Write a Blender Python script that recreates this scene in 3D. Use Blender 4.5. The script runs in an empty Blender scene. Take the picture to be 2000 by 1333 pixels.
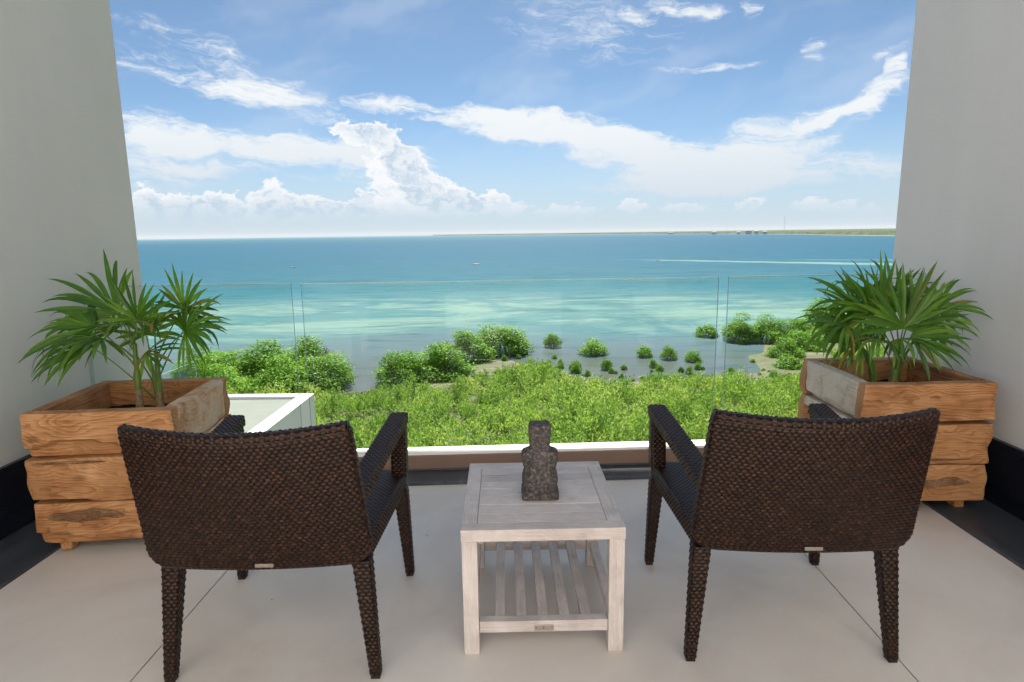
import bpy, bmesh, math, random
import numpy as np
from mathutils import Matrix, Vector, noise as mnoise

R = math.radians
scene = bpy.context.scene
COL = scene.collection

# ------------------------------------------------------------------ camera
CAM_H, PITCH, ROLL, YAW = 1.5, 9.88, 0.8, -0.9
p, r, y = R(PITCH), R(ROLL), R(YAW)
fwd = Vector((math.sin(y) * math.cos(p), math.cos(y) * math.cos(p), -math.sin(p)))
rt = Vector((math.cos(y), -math.sin(y), 0))
upv = rt.cross(fwd)
rt, upv = rt * math.cos(r) - upv * math.sin(r), upv * math.cos(r) + rt * math.sin(r)
cam_data = bpy.data.cameras.new("camera")
cam_data.lens = 21.6
cam_data.sensor_width = 36
cam_data.clip_start = 0.05
cam_data.clip_end = 60000
cam = bpy.data.objects.new("camera", cam_data)
COL.objects.link(cam)
M3 = Matrix((rt, upv, -fwd)).transposed()
cam.matrix_world = Matrix.Translation((0, 0, CAM_H)) @ M3.to_4x4()
scene.camera = cam

# ------------------------------------------------------------------ exposure
scene.view_settings.view_transform = 'Standard'
scene.view_settings.look = 'None'
scene.view_settings.gamma = 1.0
scene.view_settings.use_curve_mapping = False
scene.view_settings.exposure = 1.3

scene.render.engine = 'CYCLES'
scene.cycles.max_bounces = 7
scene.cycles.diffuse_bounces = 4
scene.cycles.glossy_bounces = 3
scene.cycles.transmission_bounces = 3
scene.cycles.transparent_max_bounces = 8
scene.cycles.caustics_reflective = False
scene.cycles.caustics_refractive = False

# ------------------------------------------------------------------ sky
SUN_EL = 58
SKY_STRENGTH = 0.05
SKY_ROT = 0
world = bpy.data.worlds.new("World")
scene.world = world
world.use_nodes = True


class NT:
    """small helper around a node tree"""
    def __init__(self, tree):
        self.t = tree
        self.n = tree.nodes
        self.l = tree.links

    def new(self, typ, **kw):
        nd = self.n.new(typ)
        for k, v in kw.items():
            setattr(nd, k, v)
        return nd

    def put(self, sock, v):
        if isinstance(v, bpy.types.NodeSocket):
            self.l.new(v, sock)
        elif v is not None:
            try:
                sock.default_value = v
            except Exception:
                sock.default_value = tuple(v) + (1.0,)

    def math(self, op, a, b=None, c=None, clamp=False):
        nd = self.new('ShaderNodeMath', operation=op, use_clamp=clamp)
        self.put(nd.inputs[0], a)
        if b is not None:
            self.put(nd.inputs[1], b)
        if c is not None:
            self.put(nd.inputs[2], c)
        return nd.outputs[0]

    def vmath(self, op, a, b=None, scale=None):
        nd = self.new('ShaderNodeVectorMath', operation=op)
        self.put(nd.inputs[0], a)
        if b is not None:
            self.put(nd.inputs[1], b)
        if scale is not None:
            self.put(nd.inputs['Scale'], scale)
        return nd.outputs[1] if op in ('LENGTH', 'DOT_PRODUCT') else nd.outputs[0]

    def xyz(self, x, y_, z):
        nd = self.new('ShaderNodeCombineXYZ')
        for s, v in zip(nd.inputs, (x, y_, z)):
            self.put(s, v)
        return nd.outputs[0]

    def sep(self, v):
        nd = self.new('ShaderNodeSeparateXYZ')
        self.put(nd.inputs[0], v)
        return nd.outputs

    def mapping(self, v, loc=(0, 0, 0), rot=(0, 0, 0), scale=(1, 1, 1), typ='POINT'):
        nd = self.new('ShaderNodeMapping', vector_type=typ)
        self.put(nd.inputs[0], v)
        nd.inputs['Location'].default_value = loc
        nd.inputs['Rotation'].default_value = rot
        nd.inputs['Scale'].default_value = scale
        return nd.outputs[0]

    def noise(self, v, scale, detail=4, rough=0.55, dist=0.0, col=False, lac=2.0):
        nd = self.new('ShaderNodeTexNoise')
        self.put(nd.inputs['Vector'], v)
        self.put(nd.inputs['Scale'], scale)
        nd.inputs['Detail'].default_value = detail
        nd.inputs['Roughness'].default_value = rough
        nd.inputs['Distortion'].default_value = dist
        nd.inputs['Lacunarity'].default_value = lac
        return nd.outputs[1] if col else nd.outputs[0]

    def ss(self, v, lo, hi, a=0.0, b=1.0):
        nd = self.new('ShaderNodeMapRange', interpolation_type='SMOOTHSTEP')
        self.put(nd.inputs[0], v)
        for i, k in enumerate((lo, hi, a, b)):
            self.put(nd.inputs[i + 1], k)
        return nd.outputs[0]

    def lin(self, v, lo, hi, a=0.0, b=1.0):
        nd = self.new('ShaderNodeMapRange')
        self.put(nd.inputs[0], v)
        for i, k in enumerate((lo, hi, a, b)):
            self.put(nd.inputs[i + 1], k)
        return nd.outputs[0]

    def mix(self, f, a, b, typ='MIX'):
        nd = self.new('ShaderNodeMix', data_type='RGBA', blend_type=typ)
        self.put(nd.inputs[0], f)
        self.put(nd.inputs[6], a)
        self.put(nd.inputs[7], b)
        return nd.outputs[2]

    def ramp(self, f, stops, interp='LINEAR'):
        nd = self.new('ShaderNodeValToRGB')
        self.put(nd.inputs[0], f)
        cr = nd.color_ramp
        cr.interpolation = interp
        while len(cr.elements) < len(stops):
            cr.elements.new(0.5)
        for e, (pos, c) in zip(cr.elements, stops):
            e.position = pos
            e.color = tuple(c) + (1.0,) if len(c) == 3 else c
        return nd.outputs[0]

    def bump(self, h, strength=0.3, dist=0.01, normal=None):
        nd = self.new('ShaderNodeBump')
        self.put(nd.inputs['Height'], h)
        nd.inputs['Strength'].default_value = strength
        nd.inputs['Distance'].default_value = dist
        if normal is not None:
            self.put(nd.inputs['Normal'], normal)
        return nd.outputs[0]


def build_world():
    t = world.node_tree
    t.nodes.clear()
    N = NT(t)
    sky = N.new('ShaderNodeTexSky', sky_type='NISHITA')
    sky.sun_disc = False
    sky.sun_elevation = R(SUN_EL)
    sky.sun_rotation = R(SKY_ROT)
    sky.altitude = 0
    sky.air_density = 0.62
    sky.dust_density = 0.5
    sky.ozone_density = 0.7
    d = N.new('ShaderNodeTexCoord').outputs['Generated']
    s = N.sep(d)
    az = N.math('ARCTAN2', s[0], s[1])
    el = N.math('ARCSINE', s[2])
    def accumulate(vec, blobs, grow):
        # each patch is an ellipse in bearing and elevation; vec is (bearing, elevation, 1)
        acc = None
        for (a, e, rx, ry, rot, w) in blobs:
            c_, s_ = math.cos(R(rot)), math.sin(R(rot))
            rx, ry = rx * grow, ry * grow
            u = N.vmath('DOT_PRODUCT', vec, (c_ / rx, s_ / rx, -(a * c_ + e * s_) / rx))
            v = N.vmath('DOT_PRODUCT', vec, (-s_ / ry, c_ / ry, -(-a * s_ + e * c_) / ry))
            q = N.math('MULTIPLY_ADD', v, v, N.math('MULTIPLY', u, u))
            g = N.math('MULTIPLY_ADD', q, -w, w)
            if acc is None:
                acc = N.math('MAXIMUM', g, 0.0)
            else:
                acc = N.math('ADD', acc, N.math('MAXIMUM', g, 0.0))
        return acc

    # thin high cloud: streaky bands
    L1 = [(-0.011, 0.169, 0.0956, 0.0251, -8, 1), (0.0844, 0.1507, 0.1186, 0.0312, -10, 1), (0.1866, 0.1151, 0.1156, 0.0344, -14, 1.1), (0.2925, 0.0959, 0.1097, 0.0383, -4, 1.1), (0.3837, 0.1092, 0.0817, 0.0353, 6, 1), (0.4079, 0.1538, 0.0793, 0.0136, 6, 1), (0.4591, 0.1566, 0.044, 0.0093, 8, 0.8), (0.5096, 0.1721, 0.0367, 0.0254, 30, 1), (0.5182, 0.2095, 0.0128, 0.0086, 10, 0.9), (0.501, 0.0893, 0.0547, 0.0148, -8, 0.8), (0.2639, 0.0694, 0.157, 0.0196, 0, 0.75), (0.413, 0.0707, 0.1137, 0.0142, 4, 0.7), (-0.1986, 0.1953, 0.0728, 0.0114, -3, 0.9), (-0.1297, 0.1754, 0.0471, 0.0088, -5, 0.75), (-0.0583, 0.1878, 0.0475, 0.0131, -5, 0.8), (-0.5091, 0.1436, 0.0744, 0.0238, -8, 1), (-0.4134, 0.1301, 0.1091, 0.021, -4, 0.95), (-0.293, 0.1251, 0.1263, 0.0205, -2, 0.95), (-0.2179, 0.1167, 0.0849, 0.0254, -8, 0.9), (-0.5193, 0.1017, 0.068, 0.0405, 0, 0.85), (-0.4297, 0.0965, 0.0812, 0.0099, 0, 0.7), (-0.25, 0.09, 0.0842, 0.0075, 0, 0.6), (-0.401, 0.197, 0.0612, 0.0174, 6, 0.72), (-0.4952, 0.2205, 0.0867, 0.0164, -16, 0.6), (-0.3462, 0.192, 0.0993, 0.0275, -10, 0.5), (-0.4363, 0.245, 0.1305, 0.0254, -20, 0.42), (0.2406, 0.314, 0.0506, 0.0138, -14, 0.75), (0.3291, 0.2988, 0.0164, 0.0124, -10, 0.75), (0.2798, 0.2314, 0.079, 0.006, 2, 0.62), (0.4285, 0.2352, 0.0178, 0.0139, -40, 0.62), (0.511, 0.2262, 0.0292, 0.0073, 18, 0.7), (0.1822, 0.3085, 0.0253, 0.0102, -10, 0.6), (0.1069, 0.292, 0.1454, 0.0461, -10, 0.36)]
    # cumulus along the horizon
    L2 = [(-0.2539, 0.1545, 0.0468, 0.0188, -4, 1), (-0.2125, 0.148, 0.0385, 0.025, 0, 1), (-0.1793, 0.1109, 0.0376, 0.0318, -20, 1), (-0.153, 0.0788, 0.0397, 0.0386, -20, 1), (-0.1099, 0.0535, 0.0605, 0.0346, -10, 1), (-0.0452, 0.0481, 0.0651, 0.0237, -5, 0.8), (-0.2031, 0.1017, 0.0545, 0.0379, 0, 0.7), (-0.19, 0.0478, 0.0869, 0.039, 0, 0.7), (-0.5399, 0.0481, 0.0305, 0.0302, 0, 1), (-0.4998, 0.0458, 0.0383, 0.0253, 0, 1), (-0.4473, 0.0476, 0.0403, 0.0259, 0, 1), (-0.3776, 0.0568, 0.0391, 0.031, 0, 1), (-0.3279, 0.0443, 0.0517, 0.0257, 0, 1), (-0.2682, 0.0388, 0.0536, 0.02, 0, 0.9), (-0.2455, 0.0603, 0.0139, 0.0138, 0, 1), (-0.4217, 0.0295, 0.1519, 0.022, 0, 0.7), (0.1764, 0.0411, 0.0314, 0.014, 0, 0.75), (0.2575, 0.0377, 0.0604, 0.0123, 0, 0.7), (0.3491, 0.0397, 0.0241, 0.0119, 0, 0.85), (0.4418, 0.0339, 0.0524, 0.0129, 0, 0.65), (0.0686, 0.0353, 0.0972, 0.0143, 0, 0.6), (0.5058, 0.0263, 0.049, 0.0111, 0, 0.6)]
    # warped coordinates (bearing, elevation, 1)
    P = N.xyz(az, el, 1.0)

    def n2(v, sx, sy, detail, rough=0.55, off=0.0, rot=0.0, dist=0.0):
        c_, s_ = math.cos(R(rot)), math.sin(R(rot))
        u = N.vmath('DOT_PRODUCT', v, (c_ * sx, s_ * sx, off))
        w = N.vmath('DOT_PRODUCT', v, (-s_ * sy, c_ * sy, off * 0.7))
        nd = N.new('ShaderNodeTexNoise', noise_dimensions='2D')
        N.l.new(N.xyz(u, w, 0.0), nd.inputs['Vector'])
        nd.inputs['Scale'].default_value = 1.0
        nd.inputs['Detail'].default_value = detail
        nd.inputs['Roughness'].default_value = rough
        nd.inputs['Distortion'].default_value = dist
        return nd.outputs[0]

    def warp(v, f, ax_, ay_, detail, off):
        dx = N.math('MULTIPLY_ADD', n2(v, f, f * 1.6, detail, 0.6, off), ax_, -0.5 * ax_)
        dy = N.math('MULTIPLY_ADD', n2(v, f, f * 1.6, detail, 0.6, off + 31.0), ay_, -0.5 * ay_)
        return N.vmath('ADD', v, N.xyz(dx, dy, 0.0))
    P1 = warp(P, 11.0, 0.10, 0.035, 3, 5.0)
    env1 = accumulate(P1, L1, 1.3)
    streak = n2(P1, 15, 70, 6, 0.64, 3.0, -6.0)
    fine = n2(P1, 70, 190, 3, 0.65, 17.0, -4.0)
    tex1 = N.math('MULTIPLY_ADD', fine, 0.9, N.math('MULTIPLY_ADD', streak, 2.2, -1.55))
    # the same kind of cloud goes on round the whole sky
    side = N.ss(N.math('ABSOLUTE', az), 0.62, 0.85)
    far_cov = N.noise(d, 2.6, 2, 0.5)
    hi_sky = N.ss(el, 0.36, 0.6)
    env_far = N.math('MULTIPLY', N.ss(far_cov, 0.44, 0.72), N.math('MULTIPLY', N.math('MAXIMUM', side, hi_sky), 0.8))
    env1 = N.math('MAXIMUM', env1, env_far)
    gate1 = N.ss(env1, 0.0, 0.45)
    den1 = N.math('MULTIPLY', N.ss(N.math('ADD', env1, tex1), 0.05, 1.4), gate1)
    veil = N.math('MULTIPLY', N.ss(n2(P1, 3.2, 11, 3, 0.6, 9.0, 22.0), 0.42, 0.8), 0.20)

    # cumulus
    P2 = warp(P, 34.0, 0.045, 0.036, 4, 2.0)
    env2 = accumulate(P2, L2, 1.0)
    cum_far = N.math('MULTIPLY', N.math('MULTIPLY', N.ss(el, 0.10, 0.02), N.ss(n2(P, 9, 9, 2, 0.5, 4.0), 0.4, 0.6)), side)
    env2 = N.math('MAXIMUM', env2, N.math('MULTIPLY', cum_far, 0.6))
    puff = n2(P2, 70, 95, 4, 0.62, 21.0)
    e2 = N.math('ADD', env2, N.math('MULTIPLY_ADD', puff, 0.7, -0.35))
    den2 = N.math('MULTIPLY', N.ss(e2, 0.30, 0.58), 0.94)
    # cumulus melt into the haze at their feet
    den2 = N.math('MULTIPLY', den2, N.ss(el, 0.005, 0.062, 0.0, 1.0))
    # light on the cumulus: bright crowns, bluish bodies
    crown = N.ss(e2, 0.42, 1.15)
    relief = N.ss(n2(P2, 48, 64, 3, 0.6, 33.0), 0.36, 0.62)
    k = 1.0 / SKY_STRENGTH
    c_lit = tuple(v * k for v in (0.41, 0.41, 0.412))
    c_body = tuple(v * k for v in (0.225, 0.275, 0.33))
    c_thin = tuple(v * k for v in (0.365, 0.38, 0.392))
    c_haze = tuple(v * k for v in (0.225, 0.27, 0.318))
    shade = N.math('MULTIPLY', crown, N.math('MULTIPLY_ADD', relief, -0.6, 1.0))
    ccol = N.mix(shade, c_lit, c_body)
    ccol = N.mix(N.ss(el, 0.075, 0.0, 0.0, 0.9), ccol, c_haze)
    col = N.mix(1.0, sky.outputs[0], (0.80, 0.97, 1.0, 1.0), 'MULTIPLY')
    col = N.mix(veil, col, c_thin)
    col = N.mix(den1, col, c_thin)
    # pale haze hugging the horizon
    hz = N.math('MULTIPLY', N.ss(el, 0.19, -0.01), 0.85)
    col = N.mix(hz, col, c_haze)
    col = N.mix(den2, col, ccol)
    bg = N.new('ShaderNodeBackground')
    N.l.new(col, bg.inputs[0])
    bg.inputs[1].default_value = SKY_STRENGTH
    out = N.new('ShaderNodeOutputWorld')
    N.l.new(bg.outputs[0], out.inputs[0])


build_world()
world.cycles.sampling_method = 'NONE'    # smooth sky, found by the bounce rays themselves

# ------------------------------------------------------------------ sun (high over the sea)
sd = bpy.data.lights.new("sun", 'SUN')
sd.energy = 5.0
sd.angle = R(0.53)
sd.color = (1.0, 0.93, 0.82)
sun = bpy.data.objects.new("sun", sd)
COL.objects.link(sun)
sun_dir = Vector((0, -math.cos(R(SUN_EL)), -math.sin(R(SUN_EL))))   # travelling from the sea
sun.rotation_euler = sun_dir.to_track_quat('-Z', 'Y').to_euler()
sun.location = (0, 20, 30)


# ------------------------------------------------------------------ helpers
def tag(o, label=None, cat=None, group=None, kind=None):
    if label:
        o['label'] = label
    if cat:
        o['category'] = cat
    if group:
        o['group'] = group
    if kind:
        o['kind'] = kind
    return o


def link(o, parent=None):
    COL.objects.link(o)
    if parent is not None:
        o.parent = parent
    return o


def empty(name, loc=(0, 0, 0), rz=0.0):
    o = bpy.data.objects.new(name, None)
    o.location = loc
    o.rotation_euler = (0, 0, rz)
    o.empty_display_size = 0.2
    return link(o)


def mesh_obj(name, verts, faces, mat, parent=None, smooth=False, mats=None, fmat=None):
    me = bpy.data.meshes.new(name)
    me.from_pydata([tuple(v) for v in verts], [], [tuple(f) for f in faces])
    for m in (mats or [mat]):
        me.materials.append(m)
    if fmat is not None:
        me.polygons.foreach_set('material_index', np.asarray(fmat, dtype=np.int32))
    if smooth:
        me.polygons.foreach_set('use_smooth', np.ones(len(me.polygons), dtype=bool))
    me.update()
    return link(bpy.data.objects.new(name, me), parent)


def np_mesh(name, V, F, mats, smooth=True, fmat=None, fattr=None, vattr=None):
    """V (n,3), F (m,4) or (m,3) -> mesh datablock, fast"""
    V = np.asarray(V, dtype=np.float32)
    F = np.asarray(F, dtype=np.int32)
    me = bpy.data.meshes.new(name)
    k = F.shape[1]
    me.vertices.add(len(V))
    me.vertices.foreach_set('co', V.ravel())
    me.loops.add(F.size)
    me.loops.foreach_set('vertex_index', F.ravel())
    me.polygons.add(len(F))
    me.polygons.foreach_set('loop_start', np.arange(0, F.size, k, dtype=np.int32))
    me.polygons.foreach_set('loop_total', np.full(len(F), k, dtype=np.int32))
    me.polygons.foreach_set('use_smooth', np.full(len(F), smooth, dtype=bool))
    for m in mats:
        me.materials.append(m)
    if fmat is not None:
        me.polygons.foreach_set('material_index', np.asarray(fmat, dtype=np.int32))
    me.update(calc_edges=True)
    if fattr is not None:
        for an, arr in fattr.items():
            a = me.attributes.new(an, 'FLOAT', 'FACE')
            a.data.foreach_set('value', np.asarray(arr, dtype=np.float32))
    if vattr is not None:
        for an, arr in vattr.items():
            a = me.attributes.new(an, 'FLOAT', 'POINT')
            a.data.foreach_set('value', np.asarray(arr, dtype=np.float32))
    return me


def box(name, lo, hi, mat, parent=None, bevel=0.0, seg=2):
    bm = bmesh.new()
    bmesh.ops.create_cube(bm, size=1.0)
    for v in bm.verts:
        v.co = Vector([lo[i] + (v.co[i] + 0.5) * (hi[i] - lo[i]) for i in range(3)])
    if bevel > 0:
        bmesh.ops.bevel(bm, geom=bm.edges[:], offset=bevel, segments=seg, profile=0.5, affect='EDGES')
    me = bpy.data.meshes.new(name)
    bm.to_mesh(me)
    bm.free()
    me.materials.append(mat)
    return link(bpy.data.objects.new(name, me), parent)


def prism(name, pts, z0, z1, mat, parent=None, bevel=0.0):
    """vertical prism on a plan polygon"""
    bm = bmesh.new()
    lo = [bm.verts.new((x, yy, z0)) for x, yy in pts]
    hi = [bm.verts.new((x, yy, z1)) for x, yy in pts]
    n = len(pts)
    bm.faces.new(lo[::-1])
    bm.faces.new(hi)
    for i in range(n):
        bm.faces.new((lo[i], lo[(i + 1) % n], hi[(i + 1) % n], hi[i]))
    bmesh.ops.recalc_face_normals(bm, faces=bm.faces[:])
    if bevel > 0:
        bmesh.ops.bevel(bm, geom=bm.edges[:], offset=bevel, segments=2, profile=0.5, affect='EDGES')
    me = bpy.data.meshes.new(name)
    bm.to_mesh(me)
    bm.free()
    me.materials.append(mat)
    return link(bpy.data.objects.new(name, me), parent)


def material(name):
    m = bpy.data.materials.new(name)
    m.use_nodes = True
    m.node_tree.nodes.clear()
    N = NT(m.node_tree)
    out = N.new('ShaderNodeOutputMaterial')
    b = N.new('ShaderNodeBsdfPrincipled')
    N.l.new(b.outputs[0], out.inputs[0])
    return m, N, b, out


def tc(N, what='Object'):
    return N.new('ShaderNodeTexCoord').outputs[what]


def pos(N):
    return N.new('ShaderNodeNewGeometry').outputs['Position']


def simple(name, col, rough=0.6, var=0.08, scale=6.0, spec=0.4, bump=0.0, bscale=80.0, metal=0.0):
    m, N, b, out = material(name)
    v = pos(N)
    n = N.noise(v, scale, 5, 0.6)
    dark = tuple(c * (1 - var) for c in col)
    lite = tuple(min(1, c * (1 + var)) for c in col)
    N.put(b.inputs['Base Color'], N.ramp(n, [(0.3, dark), (0.7, lite)]))
    b.inputs['Roughness'].default_value = rough
    b.inputs['Specular IOR Level'].default_value = spec
    b.inputs['Metallic'].default_value = metal
    if bump > 0:
        N.put(b.inputs['Normal'], N.bump(N.noise(v, bscale, 4, 0.6), bump, 0.01))
    return m


# ------------------------------------------------------------------ materials
def mat_plaster(name, col):
    m, N, b, out = material(name)
    v = pos(N)
    big = N.noise(N.mapping(v, scale=(1, 1, 0.35)), 1.3, 6, 0.65, 0.5)
    tro = N.noise(N.mapping(v, rot=(0.6, 0, 0), scale=(1, 2.2, 7)), 1.6, 5, 0.6, 1.0)
    cc = N.ramp(big, [(0.25, tuple(c * 0.93 for c in col)), (0.75, tuple(c * 1.03 for c in col))])
    cc = N.mix(N.math('MULTIPLY', N.ss(tro, 0.5, 0.72), 0.25), cc, tuple(c * 0.90 for c in col))
    N.put(b.inputs['Base Color'], cc)
    b.inputs['Roughness'].default_value = 0.75
    b.inputs['Specular IOR Level'].default_value = 0.25
    h = N.math('ADD', N.noise(v, 90, 3, 0.6), N.math('MULTIPLY', tro, 4.0))
    N.put(b.inputs['Normal'], N.bump(h, 0.22, 0.004))
    return m


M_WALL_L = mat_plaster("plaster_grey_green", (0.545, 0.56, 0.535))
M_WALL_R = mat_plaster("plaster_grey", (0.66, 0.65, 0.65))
M_FACADE = mat_plaster("plaster_white", (0.86, 0.83, 0.79))


def mat_floor():
    m, N, b, out = material("polished_beige_stone")
    v = pos(N)
    big = N.noise(v, 1.1, 6, 0.62, 0.6)
    mid = N.noise(v, 7.0, 6, 0.65, 0.4)
    c = N.ramp(big, [(0.30, (0.63, 0.565, 0.515)), (0.5, (0.735, 0.675, 0.625)), (0.70, (0.81, 0.76, 0.715))])
    c = N.mix(N.math('MULTIPLY', N.ss(mid, 0.52, 0.75), 0.35), c, (0.80, 0.745, 0.69))
    # faint scuffs and a few specks of grit
    scuff = N.ss(N.noise(N.mapping(v, rot=(0, 0, 0.5), scale=(3, 22, 1)), 1.0, 5, 0.7, 1.2), 0.64, 0.78)
    c = N.mix(N.math('MULTIPLY', scuff, 0.34), c, (0.48, 0.42, 0.37))
    vor = N.new('ShaderNodeTexVoronoi')
    N.put(vor.inputs['Vector'], v)
    vor.inputs['Scale'].default_value = 3.2
    speck = N.math('MULTIPLY', N.math('LESS_THAN', vor.outputs['Distance'], 0.016), N.math('GREATER_THAN', N.noise(v, 1.7, 2), 0.47))
    c = N.mix(N.math('MULTIPLY', speck, 0.8), c, (0.12, 0.08, 0.05))
    N.put(b.inputs['Base Color'], c)
    N.put(b.inputs['Roughness'], N.lin(mid, 0.3, 0.7, 0.34, 0.52))
    b.inputs['Specular IOR Level'].default_value = 0.35
    N.put(b.inputs['Normal'], N.bump(N.noise(v, 40, 5, 0.6), 0.05, 0.004))
    return m


M_FLOOR = mat_floor()
M_GROUT = simple("dark_joint", (0.10, 0.09, 0.085), 0.9)


def mat_slate():
    m, N, b, out = material("dark_slate")
    v = pos(N)
    n = N.noise(N.mapping(v, scale=(6, 1.2, 3)), 2.0, 7, 0.65, 0.8)
    c = N.ramp(n, [(0.3, (0.030, 0.034, 0.042)), (0.55, (0.055, 0.062, 0.074)), (0.8, (0.11, 0.12, 0.135))])
    N.put(b.inputs['Base Color'], c)
    N.put(b.inputs['Roughness'], N.lin(n, 0.3, 0.8, 0.28, 0.55))
    N.put(b.inputs['Normal'], N.bump(n, 0.12, 0.004))
    return m


def mat_black_stone():
    m, N, b, out = material("black_glossy_stone")
    v = pos(N)
    n = N.noise(N.mapping(v, scale=(1, 1.5, 5)), 2.0, 6, 0.6, 0.5)
    N.put(b.inputs['Base Color'], N.ramp(n, [(0.35, (0.006, 0.007, 0.012)), (0.8, (0.016, 0.02, 0.032))]))
    b.inputs['Roughness'].default_value = 0.22
    b.inputs['Specular IOR Level'].default_value = 0.35
    return m


M_SLATE = mat_slate()
M_BLACK = mat_black_stone()
M_CURB = simple("brown_metal_channel", (0.24, 0.155, 0.12), 0.38, 0.12, 3.0, 0.5)
M_WHITE = simple("white_paint", (0.78, 0.78, 0.765), 0.55, 0.03, 2.0, 0.35)
M_CAP = simple("bright_white_cap", (0.90, 0.89, 0.87), 0.75, 0.02, 2.0, 0.15)
M_DECK = simple("pale_roof_screed", (0.20, 0.215, 0.198), 0.8, 0.10, 1.1, 0.2, 0.1, 30)


def mat_glass():
    m = bpy.data.materials.new("clear_railing_glass")
    m.use_nodes = True
    m.node_tree.nodes.clear()
    N = NT(m.node_tree)
    out = N.new('ShaderNodeOutputMaterial')
    tr = N.new('ShaderNodeBsdfTransparent')
    tr.inputs[0].default_value = (0.945, 0.972, 0.96, 1)
    gl = N.new('ShaderNodeBsdfGlossy')
    gl.inputs['Color'].default_value = (0.85, 0.95, 0.92, 1)
    gl.inputs['Roughness'].default_value = 0.02
    fr = N.new('ShaderNodeFresnel')
    fr.inputs[0].default_value = 1.45
    mx = N.new('ShaderNodeMixShader')
    N.l.new(N.math('MULTIPLY', fr.outputs[0], 0.2), mx.inputs[0])
    N.l.new(tr.outputs[0], mx.inputs[1])
    N.l.new(gl.outputs[0], mx.inputs[2])
    N.l.new(mx.outputs[0], out.inputs[0])
    return m


def mat_glass_edge():
    m, N, b, out = material("green_glass_edge")
    b.inputs['Base Color'].default_value = (0.30, 0.46, 0.42, 1)
    b.inputs['Roughness'].default_value = 0.12
    b.inputs['Transmission Weight'].default_value = 0.0
    b.inputs['IOR'].default_value = 1.45
    return m


M_GLASS = mat_glass()
M_GEDGE = mat_glass_edge()


def mat_wood(name, dark, mid, light, axis='X', scale=1.0, rough=0.55, weather=None, wamt=0.0, cracks=0.6, spec=0.3, ring=0.15):
    """solid wood with long grain along axis, figure, knots and cracks"""
    m, N, b, out = material(name)
    o = tc(N, 'Object')
    rnd = N.new('ShaderNodeObjectInfo').outputs['Random']
    off = N.xyz(N.math('MULTIPLY', rnd, 37.0), N.math('MULTIPLY', rnd, 91.0), N.math('MULTIPLY', rnd, 17.0))
    st = {'X': (1.0, 6.0, 6.0), 'Y': (6.0, 1.0, 6.0), 'Z': (6.0, 6.0, 1.0)}[axis]
    v = N.vmath('ADD', o, off)
    # growth lines: nearly straight bands that a slow distortion bends into arches and eyes
    along = {'X': (0.10, 0.75, 1.0), 'Y': (0.75, 0.10, 1.0), 'Z': (1.0, 0.7, 0.10)}[axis]
    flow = N.noise(N.mapping(v, scale=tuple((q ** 0.55) * scale for q in st)), 1.5, 2, 0.45, 0.4)
    ph = N.math('MULTIPLY_ADD', flow, 5.2, N.math('MULTIPLY', N.vmath('DOT_PRODUCT', v, along), 9.0 * scale))
    wob = N.noise(N.mapping(v, scale=tuple((q ** 1.3) * scale for q in st)), 2.0, 3, 0.55)
    ph = N.math('MULTIPLY_ADD', wob, 0.35, ph)
    fr_ = N.math('FRACT', N.math('MULTIPLY', ph, 2.6))
    rings = N.math('POWER', fr_, 2.2)                      # soft early wood, sharp late-wood line
    fib = N.noise(N.mapping(v, scale=tuple((q ** 2.3) * scale for q in st)), 2.4, 5, 0.7)
    big = N.noise(v, 3.2 * scale, 3, 0.55, 0.6)
    f = N.math('SUBTRACT', N.math('ADD', N.math('MULTIPLY', fib, 0.62), N.math('MULTIPLY', big, 0.42)), N.math('MULTIPLY', rings, ring))
    f = N.math('ADD', f, N.math('MULTIPLY_ADD', rnd, 0.10, -0.05))
    c = N.ramp(f, [(0.30, dark), (0.46, mid), (0.64, light)])
    red = N.ss(N.noise(v, 2.0 * scale, 4, 0.6, 1.0), 0.46, 0.64)
    c = N.mix(N.math('MULTIPLY', red, 0.45 * min(1.0, cracks * 1.6)), c, tuple(a_ * 0.55 + b_ * 0.35 for a_, b_ in zip(dark, mid)))
    # knots
    kn = N.new('ShaderNodeTexVoronoi')
    N.put(kn.inputs['Vector'], N.mapping(v, scale=tuple((q ** 0.35) * 1.5 for q in st)))
    kn.inputs['Scale'].default_value = 2.2
    kd = N.math('ADD', kn.outputs['Distance'], N.math('MULTIPLY', wob, 0.10))
    c = N.mix(N.math('MULTIPLY', N.ss(kd, 0.22, 0.10), 0.75 * min(1.0, cracks * 1.3)), c, tuple(q * 0.45 for q in dark))
    if weather is not None:
        wm = N.ss(N.noise(v, 3.2 * scale, 6, 0.65, 1.2), 0.38, 0.62)
        c = N.mix(N.math('MULTIPLY', wm, wamt), c, weather)
    crk = N.ss(N.noise(N.mapping(v, scale=tuple((s ** 1.25) * scale for s in st)), 2.6, 6, 0.7, 1.6), 0.60, 0.70)
    zone = N.ss(N.noise(v, 2.6 * scale, 3, 0.5), 0.5, 0.66)
    crk = N.math('MULTIPLY', crk, N.math('MULTIPLY', zone, cracks))
    c = N.mix(crk, c, tuple(q * 0.22 for q in dark))
    N.put(b.inputs['Base Color'], c)
    N.put(b.inputs['Roughness'], N.lin(fib, 0.3, 0.7, rough - 0.08, rough + 0.12))
    b.inputs['Specular IOR Level'].default_value = spec
    h = N.math('SUBTRACT', N.math('ADD', N.math('MULTIPLY', rings, 0.2), N.math('MULTIPLY', fib, 0.8)), N.math('MULTIPLY', crk, 3.0))
    N.put(b.inputs['Normal'], N.bump(h, 0.28, 0.004))
    return m


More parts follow.
